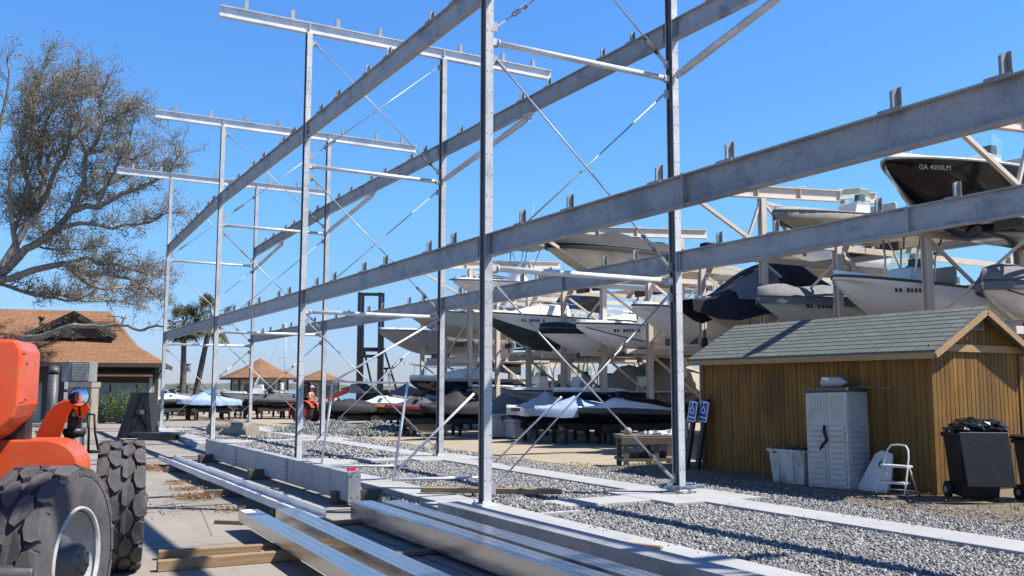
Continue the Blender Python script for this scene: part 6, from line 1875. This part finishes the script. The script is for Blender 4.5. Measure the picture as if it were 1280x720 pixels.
SK = [
    # px, py ground point, label, yaw, kwargs
    (222, 527, 'black and white jet ski farthest left beside the straight palm', R(10), dict(hull='black_gel', deck='white', seat='dark_grey')),
    (262, 527, 'jet ski under a pale blue white cover left of the third column', R(-6), dict(hull='black_gel', cover='canvas_blue', bump=.6)),
    (346, 525, 'dark grey jet ski in front of the nearer gazebo', R(-15), dict(hull='black_gel', deck='dark_grey')),
    (286, 524, 'dark covered jet ski behind the third near column', R(12), dict(hull='black_gel', cover='canvas_grey')),
    (452, 541, 'black covered jet ski nose to the orange tractor, with a pale corner', R(-8), dict(hull='black_gel', cover='canvas_black', bump=.35)),
    (497, 540, 'black and white jet ski with an orange stripe beside the gravel heap', R(-22), dict(hull='black_gel', deck='white', accent='hivis')),
    (545, 546, 'black and grey jet ski with a red band behind the second far column', R(-26), dict(hull='black_gel', deck='dark_grey', accent='red', seat='grey')),
    (588, 546, 'large black covered jet ski with an orange stripe left of the nearest column', R(-24), dict(hull='black_gel', cover='canvas_black', accent='hivis', bump=1.15)),
    (655, 545, 'jet ski under a dark grey cover right of the nearest column', R(-20), dict(hull='foam', cover='canvas_grey', bump=1.1)),
    (703, 553, 'jet ski under a light grey cover between two grey boxes and the blue cover', R(-22), dict(hull='black_gel', cover='canvas_light', bump=.9)),
    (741, 555, 'jet ski under a pale blue cover with a rusty lower edge', R(-24), dict(hull='black_gel', cover='canvas_blue', accent='rust', bump=.7)),
    (800, 556, 'black and white jet ski behind the work table', R(-30), dict(hull='black_gel', deck='white', accent='dark_grey')),
    (832, 545, 'black jet ski close to the shed corner behind the work table', R(-30), dict(hull='black_gel', deck='black_gel', zb=1.0)),
    (236, 520, 'dark jet ski in the second row behind the pale blue covered one', R(20), dict(hull='black_gel', deck='dark_grey', zb=.8)),
    (330, 519, 'white decked jet ski half hidden under the nearer gazebo windows', R(10), dict(hull='navy', deck='white', zb=.7)),
    (365, 522, 'grey covered jet ski between the nearer gazebo and the tractor', R(0), dict(hull='black_gel', cover='canvas_grey', bump=.8)),
    (520, 533, 'grey covered jet ski in the second row behind the tan crate', R(-18), dict(hull='black_gel', cover='canvas_grey', zb=.85, bump=.9)),
    (612, 537, 'black decked jet ski in the second row behind the nearest column', R(-18), dict(hull='black_gel', deck='black_gel', accent='light_grey', zb=.8)),
    (678, 540, 'white decked dark jet ski in the second row between two covered ones', R(-20), dict(hull='navy', deck='white', zb=.8)),
    (722, 543, 'black covered jet ski in the second row behind the pale covers', R(-22), dict(hull='black_gel', cover='canvas_black', zb=.85)),
    (775, 545, 'grey decked jet ski in the second row above the work table', R(-26), dict(hull='black_gel', deck='light_grey', accent='dark_grey', zb=.8)),
]
for px, py, lab, yaw, kw in SK:
    p = at(px, py); make_ski(lab, (p.x, p.y + .5, ZG), yaw + R(16), **kw)
p = at(306, 524)
make_boat('small_runabout', 'small white runabout with a framed windscreen before the nearer gazebo', (p.x - 1.2, p.y + .6, 1.28), R(-25), 4.4, 1.8, .8, 'white', 'black_gel', console=True, group='boats parked on the yard', motor=True, sheer=.1)
def runabout_stand():
    t = thing('boat_stand', 'dark timber stand under the small white runabout', 'stand', (p.x + .9, p.y + .0, ZG), R(-25))
    m = MB()
    for y in (-.45, .45): m.box((-1.2, y - .06, .42), (1.4, y + .06, .62))
    m.build('bunk_rail', M['timber_dark'], t)
    for x in (-1, 1.2):
        for y in (-.5, .5):
            m = MB(); m.box((x - .06, y - .06, 0), (x + .06, y + .06, .419)); m.build('leg', M['timber_dark'], t)
runabout_stand()

def grey_box(px, py, w, d_, h, label, mat='light_grey'):
    b = at(px, py); t = thing('storage_box', label, 'storage box', b, R(-4), 'grey boxes on the far concrete')
    m = MB(); m.box((-w / 2, 0, .04), (w / 2, d_, h)); m.build('box_body', M[mat], t, .03)
    m = MB(); m.box((-w / 2 - .03, -.03, h + .002), (w / 2 + .03, d_ + .03, h + .10)); m.build('box_lid', M[mat], t, .03)
    m = MB(); m.box((-.08, -.045, h - .1), (.08, -.031, h + .05)); m.build('latch', M['dark_grey'], t)
grey_box(629, 548, .75, .9, .72, 'taller pale grey storage box right of the nearest column')
grey_box(653, 549, .62, .7, .55, 'lower pale grey storage box, right of the taller one')

def dock_block():
    b = at(529, 541); t = thing('dock_box', 'tan sided dark crate under the red banded jet ski', 'crate', b, R(-28))
    m = MB(); m.box((-.65, 0, .0), (.7, .8, .78)); m.build('crate_body', M['bottom_tan'], t, .02)
    m = MB(); m.box((-.4, -.02, .08), (.62, -.002, .62)); m.build('dark_panel', M['timber_dark'], t)
dock_block()

def work_table():
    b = at(818, 584); t = thing('work_table', 'rough weathered timber work table with a lower shelf', 'work table', (b.x, b.y, ZG), R(-24))
    m = MB(); m.box((-.72, -.10, .62), (.62, .75, .70)); m.box((-.74, -.13, .50), (.64, -.101, .66)); m.build('table_top', M['timber_grey'], t, .01)
    for x in (-.62, .05, .52):
        for y in (-.05, .68):
            m = MB(); m.box((x - .05, y - .05, 0), (x + .05, y + .05, .618)); m.build('leg', M['timber_grey'], t)
    m = MB(); m.box((-.72, -.12, .14), (.62, .74, .20)); m.build('shelf', M['timber_grey'], t)
    return t
wt_ = work_table()
def table_things():
    r = random.Random(8); b = at(818, 584); Rz = Matrix.Rotation(R(-24), 3, 'Z')
    def put(x, y, z): return V_((b.x, b.y, ZG)) + Rz @ V_((x, y, z))
    m = MB()
    for k in range(9):
        c = put(-.1 + k * .07 + r.uniform(-.03, .03), .2 + r.uniform(-.15, .2), .73); m.obox(c, (.22, .18, .05), r.random() * 3, 0, Matrix.Rotation(r.gauss(0, .7), 3, 'X'))
    tag(m.build('paper_heap', M['white_rough'], None), 'crumpled white wrapping heaped on the timber work table', 'wrapping')
    m = MB(); c = put(-.52, .2, .78); m.ball(c, .09, 0, 9, 7, (1, 1, .9)); m.tube(c - V_((0, 0, .07)), c + V_((0, 0, .02)), .07, 8)
    tag(m.build('cloth_bundle', M['canvas_tan'], None), 'small tan bundle at the left end of the work table', 'bundle')
    m = MB(); m.obox(put(.1, .35, .27), (.5, .3, .12), R(-30))
    tag(m.build('scrap_board', M['timber_dark'], None), 'bigger dark scrap board on the lower shelf of the work table', 'scrap board')
    m = MB(); m.obox(put(-.3, .2, .26), (.3, .25, .1), R(10))
    tag(m.build('scrap_board', M['timber_dark'], None), 'smaller dark scrap board at the left of the table shelf', 'scrap board')
table_things()

# ---------------------------------------------------------------- orange tractor and its driver
def tractor():
    b = at(410, 531); b.y += .6
    yaw = -YAW + R(-12)
    t = thing('tractor', 'red orange compact tractor with its front loader bucket raised', 'tractor', b, yaw)
    # local x runs forward (towards the right of the picture)
    def wheel(x, y, r, w, name='wheel'):
        o = bpy.data.objects.new(name, None); COL.objects.link(o); o.parent = t; o.location = (x, y, r); o.rotation_euler = (0, 0, PI / 2)
        Mx = Matrix.Rotation(PI / 2, 4, 'Y'); m = MB()
        m.lathe([(r * .58, -w / 2), (r * .9, -w / 2), (r * .97, -w * .4), (r * .98, w * .4), (r * .9, w / 2), (r * .58, w / 2)], 28, Mx)
        for k in range(18):
            a = k * 2 * PI / 18
            for sg in (-1, 1): m.obox((sg * w * .22, r * .97 * math.sin(a + sg * .08), r * .97 * math.cos(a + sg * .08)), (w * .5, .05 * r / .5, .05), 0, 0, Matrix.Rotation(-a, 3, 'X') @ Matrix.Rotation(sg * .5, 3, 'Z'))
        m.build('tyre', M['black_matte'], o)
        m = MB(); m.lathe([(r * .6, -w * .42), (r * .5, -w * .25), (r * .2, -w * .2), (0, -w * .3)], 20, Mx); m.lathe([(r * .6, w * .42), (r * .5, w * .25), (r * .2, w * .2), (0, w * .3)], 20, Mx); m.build('rim', M['tractor_orange'], o)
    for y in (-.52, .52): wheel(-.85, y, .52, .34); wheel(.62, y * .92, .34, .24)
    m = MB(); m.box((-1.1, -.22, .42), (.95, .22, .62)); m.box((-1.2, -.3, .3), (-.6, .3, .55)); m.build('chassis', M['black_steel'], t, .02)
    m = MB(); secs = []
    for x, h, w in ((.02, 1.04, .25), (.3, 1.07, .25), (.65, 1.03, .25), (.92, .94, .24), (1.02, .80, .22)):
        secs.append([V_((x, -w, .6)), V_((x, -w, h - .1)), V_((x, -w * .7, h)), V_((x, w * .7, h)), V_((x, w, h - .1)), V_((x, w, .6))])
    m.loft(secs, smooth=False, caps=True); hd = m.build('hood', M['tractor_orange'], t, .01)
    m = MB(); m.box((1.0, -.19, .56), (1.035, .19, .80)); m.build('grille', M['black'], hd)
    for sg in (-1, 1):
        m = MB(); m.obox((1.04, sg * .13, .84), (.05, .1, .08)); m.build('headlight', M['white_rough'], hd)
    for sg in (-1, 1):
        m = MB(); sc = []
        for k in range(8):
            a = R(-12 + k * 24); sc.append([V_((-.85 - .60 * math.cos(a), sg * .36, .52 + .60 * math.sin(a))), V_((-.85 - .60 * math.cos(a), sg * .70, .52 + .60 * math.sin(a)))])
        m.loft(sc, smooth=False); f = m.build('fender', M['tractor_orange'], t); so_ = f.modifiers.new('solid', 'SOLIDIFY'); so_.thickness = .02
    m = MB(); m.box((-.9, -.24, .80), (-.5, .24, .90)); m.box((-.95, -.24, .90), (-.86, .24, 1.25)); m.build('seat', M['black'], t, .03)
    m = MB(); m.path([(-1.1, -.42, .6), (-1.12, -.42, 1.75), (-1.1, -.3, 1.84), (-1.1, .3, 1.84), (-1.12, .42, 1.75), (-1.1, .42, .6)], .035, 8); m.build('roll_bar', M['black_steel'], t)
    m = MB(); m.tube((.0, 0, .98), (-.22, 0, 1.16), .025, 8); m.lathe([(.15, -.012), (.165, 0), (.15, .012), (.14, 0), (.15, -.012)], 20, Matrix.Translation((-.22, 0, 1.16)) @ Matrix.Rotation(R(-50), 4, 'Y')); m.build('steering_wheel', M['black'], t)
    for sg in (-1, 1):
        m = MB(); m.bar((.1, sg * .36, .5), (.12, sg * .36, 1.22), .08, .14, (1, 0, 0)); m.bar((.1, sg * .36, 1.18), (1.3, sg * .36, 1.62), .07, .14); m.bar((1.27, sg * .36, 1.62), (1.66, sg * .36, 1.5), .07, .12); m.build('loader_arm', M['tractor_orange'], t)
        m = MB(); m.tube((.16, sg * .36, .8), (.95, sg * .36, 1.16), .04, 8); m.tube((1.0, sg * .36, 1.64), (1.62, sg * .36, 1.78), .035, 8); m.build('loader_cylinder', M['black_steel'], t)
    m = MB(); pr = [(1.62, .98), (1.56, 1.12), (1.62, 1.36), (1.76, 1.42), (2.15, 1.34), (1.80, 1.36), (1.66, 1.30), (1.62, 1.14), (1.70, 1.02), (2.18, .96)]
    m = MB(); outer = [(1.64, 1.46), (1.58, 1.58), (1.60, 1.76), (1.70, 1.88), (1.84, 1.91)]
    v = [V_((a, -.85, b_)) for a, b_ in outer] + [V_((a, .85, b_)) for a, b_ in outer]
    m.add(v, [(i, i + 1, 6 + i, 5 + i) for i in range(4)]); m.add([V_((1.64, -.85, 1.46)), V_((1.64, .85, 1.46)), V_((2.35, .85, 1.5)), V_((2.35, -.85, 1.5))], [(0, 1, 2, 3)])
    for y in (-.85, .85): m.add([V_((a, y, b_)) for a, b_ in outer] + [V_((2.35, y, 1.5))], [tuple(range(6))])
    bk = m.build('bucket', M['grey'], t); so_ = bk.modifiers.new('solid', 'SOLIDIFY'); so_.thickness = .025
    m = MB(); m.box((-1.55, -.5, .55), (-1.25, .5, .95)); m.bar((-1.25, -.3, .6), (-1.0, -.3, .6), .06, .06); m.bar((-1.25, .3, .6), (-1.0, .3, .6), .06, .06); m.build('ballast_box', M['tractor_orange'], t, .02)
    return b, yaw
TB, TY = tractor()

def person():
    t = thing('person', 'shirtless person in a pale cap driving the orange tractor', 'person', TB, TY)
    # joints: hips on the seat, hands on the wheel, feet on the foot plates
    J = dict(pel=(-.70, 0, .98), ab=(-.71, 0, 1.14), ch=(-.68, 0, 1.36), nk=(-.66, 0, 1.52), hd0=(-.645, 0, 1.58), hd=(-.63, 0, 1.68), ht=(-.635, 0, 1.77))
    P_ = []; E = []; rad = []
    def add(p, r, par=None):
        P_.append(p); rad.append(r)
        if par is not None: E.append((par, len(P_) - 1))
        return len(P_) - 1
    pel = add(J['pel'], (.15, .12)); ab = add(J['ab'], (.14, .11), pel); ch = add(J['ch'], (.16, .12), ab); nk = add(J['nk'], (.06, .06), ch); h0 = add(J['hd0'], (.065, .07), nk); h1 = add(J['hd'], (.085, .10), h0); add(J['ht'], (.06, .07), h1)
    for s in (-1, 1):
        sh = add((-.68, s * .19, 1.45), (.065, .065), ch); el = add((-.60, s * .29, 1.22), (.045, .045), sh); wr = add((-.36, s * .20, 1.17), (.032, .032), el); pm = add((-.28, s * .16, 1.19), (.03, .036), wr)
        for k in range(4): a = add((-.235, s * (.13 + .022 * k), 1.205 - .005 * k), (.011, .011), pm); add((-.215, s * (.13 + .022 * k), 1.175 - .004 * k), (.009, .009), a)
        a = add((-.26, s * .115, 1.20), (.012, .012), pm); add((-.235, s * .105, 1.185), (.01, .01), a)
        hp = add((-.66, s * .11, .97), (.10, .095), pel); kn = add((-.25, s * .20, .98), (.065, .065), hp); an = add((-.18, s * .22, .62), (.042, .042), kn); add((-.06, s * .23, .585), (.04, .03), an)
    me = bpy.data.meshes.new('body'); me.from_pydata(P_, E, []); me.materials.append(M['skin'])
    o = bpy.data.objects.new('body', me); COL.objects.link(o); o.parent = t
    sk = o.modifiers.new('skin', 'SKIN'); sk.use_smooth_shade = True
    for v, r in zip(me.skin_vertices[0].data, rad): v.radius = r
    me.skin_vertices[0].data[0].use_root = True
    sb = o.modifiers.new('sub', 'SUBSURF'); sb.levels = 1; sb.render_levels = 1
    m = MB(); m.ball((-.63, 0, 1.735), .105, 0, 12, 8, (1.02, .85, .72)); m.lathe([(0, .0), (.10, .0), (.105, .01), (.0, .018)], 14, Matrix.Translation((-.54, 0, 1.735)) @ Matrix.Scale(.8, 4, (0, 1, 0))); m.build('cap', M['cap'], t)
    m = MB()
    for s in (-1, 1): m.path([(-.72, s * .08, .95), (-.55, s * .135, .985), (-.30, s * .19, .985)], [.135, .12, .09], 10)
    m.ball((-.71, 0, .96), .17, 0, 12, 8, (.95, 1.1, .8)); m.build('shorts', M['cloth_red'], t)
    for s in (-1, 1):
        m = MB(); m.ball((-.08, s * .23, .58), .07, 0, 10, 6, (1.7, .8, .7)); m.build('shoe', M['black_matte'], t)
        m = MB(); m.ball((-.55, s * .035, 1.695), .014, 0, 8, 5); m.build('eye', M['black'], t)
    m = MB(); m.ball((-.54, 0, 1.665), .018, 0, 8, 5, (1, .8, 1.3)); m.ball((-.545, 0, 1.62), .022, 0, 8, 4, (.5, 1.2, .35))
    for s in (-1, 1): m.ball((-.64, s * .088, 1.68), .022, 0, 8, 5, (.9, .4, 1.3))
    m.build('face', M['skin'], t)
person()

# ---------------------------------------------------------------- marina forklift seen behind the rack
def forklift():
    d = 50.; o = D(463, 484.7, d); o.z = ZG; s = d / F
    t = thing('marina_forklift', 'tall black marina forklift mast rising left of the stored boats', 'forklift', o, -YAW + R(6))
    def X(px): return (px - 463) * s
    def Z(py): return EYE - ZG + (484.7 - py) * s
    for a, b_ in ((446, 454), (471.5, 479)):
        m = MB(); z1 = Z(366)
        m.box((X(a), -.18, .3), (X(a) + .16, .18, z1)); m.box((X(a) + .18, -.12, .3), (X(b_), .12, z1 - .15)); m.box((X(a), .185, .2), (X(b_), .4, z1 * .72)); m.build('mast_rail', M['black_steel'], t)
    for z, h in ((Z(366.5), .16), (Z(435), .22), (Z(444), .16)):
        m = MB(); m.box((X(446), -.1, z - h), (X(479), .1, z)); m.build('crossbar', M['black_steel'], t)
    m = MB(); m.tube((X(479), .2, Z(436)), (X(500), 2.4, .9), .06, 8); m.tube((X(454), .2, Z(436)), (X(468), 2.4, .9), .06, 8); m.build('tilt_cylinder', M['black_steel'], t)
    m = MB(); m.box((X(454) + .02, .42, .95), (X(496), 3.4, 1.45)); m.box((X(452), 2.4, .6), (X(499), 4.2, 1.6)); m.build('body', M['black_steel'], t, .05)
    m = MB()
    for px in (475, 486):
        for y in (.6, 2.1): m.box((X(px) - .07, y - .07, 1.46), (X(px) + .07, y + .07, Z(468)))
    m.box((X(474.5), .5, Z(468)), (X(488), 2.2, Z(465))); m.build('cab_frame', M['white_rough'], t)
    m = MB(); m.box((X(479), .5, Z(462)), (X(485), .9, Z(459.5))); m.tube((X(482), .7, Z(465)), (X(482), .7, Z(462)), .05, 8); m.build('work_light', M['black'], t)
    for px in (451, 497):
        for y in (.7, 3.4):
            m = MB(); m.lathe([(.3, -.22), (.62, -.24), (.68, -.16), (.68, .16), (.62, .24), (.3, .22), (.0, .15)], 24, Matrix.Translation((X(px), y, .68)) @ Matrix.Rotation(PI / 2, 4, 'Y')); w = m.build('wheel', M['black_matte'], t)
    for a in (451, 475):
        m = MB(); m.box((X(a) - .08, -2.2, .25), (X(a) + .08, -.19, .32)); m.box((X(a) - .08, -.26, .25), (X(a) + .08, -.19, 1.3)); m.build('fork', M['black_steel'], t)
forklift()
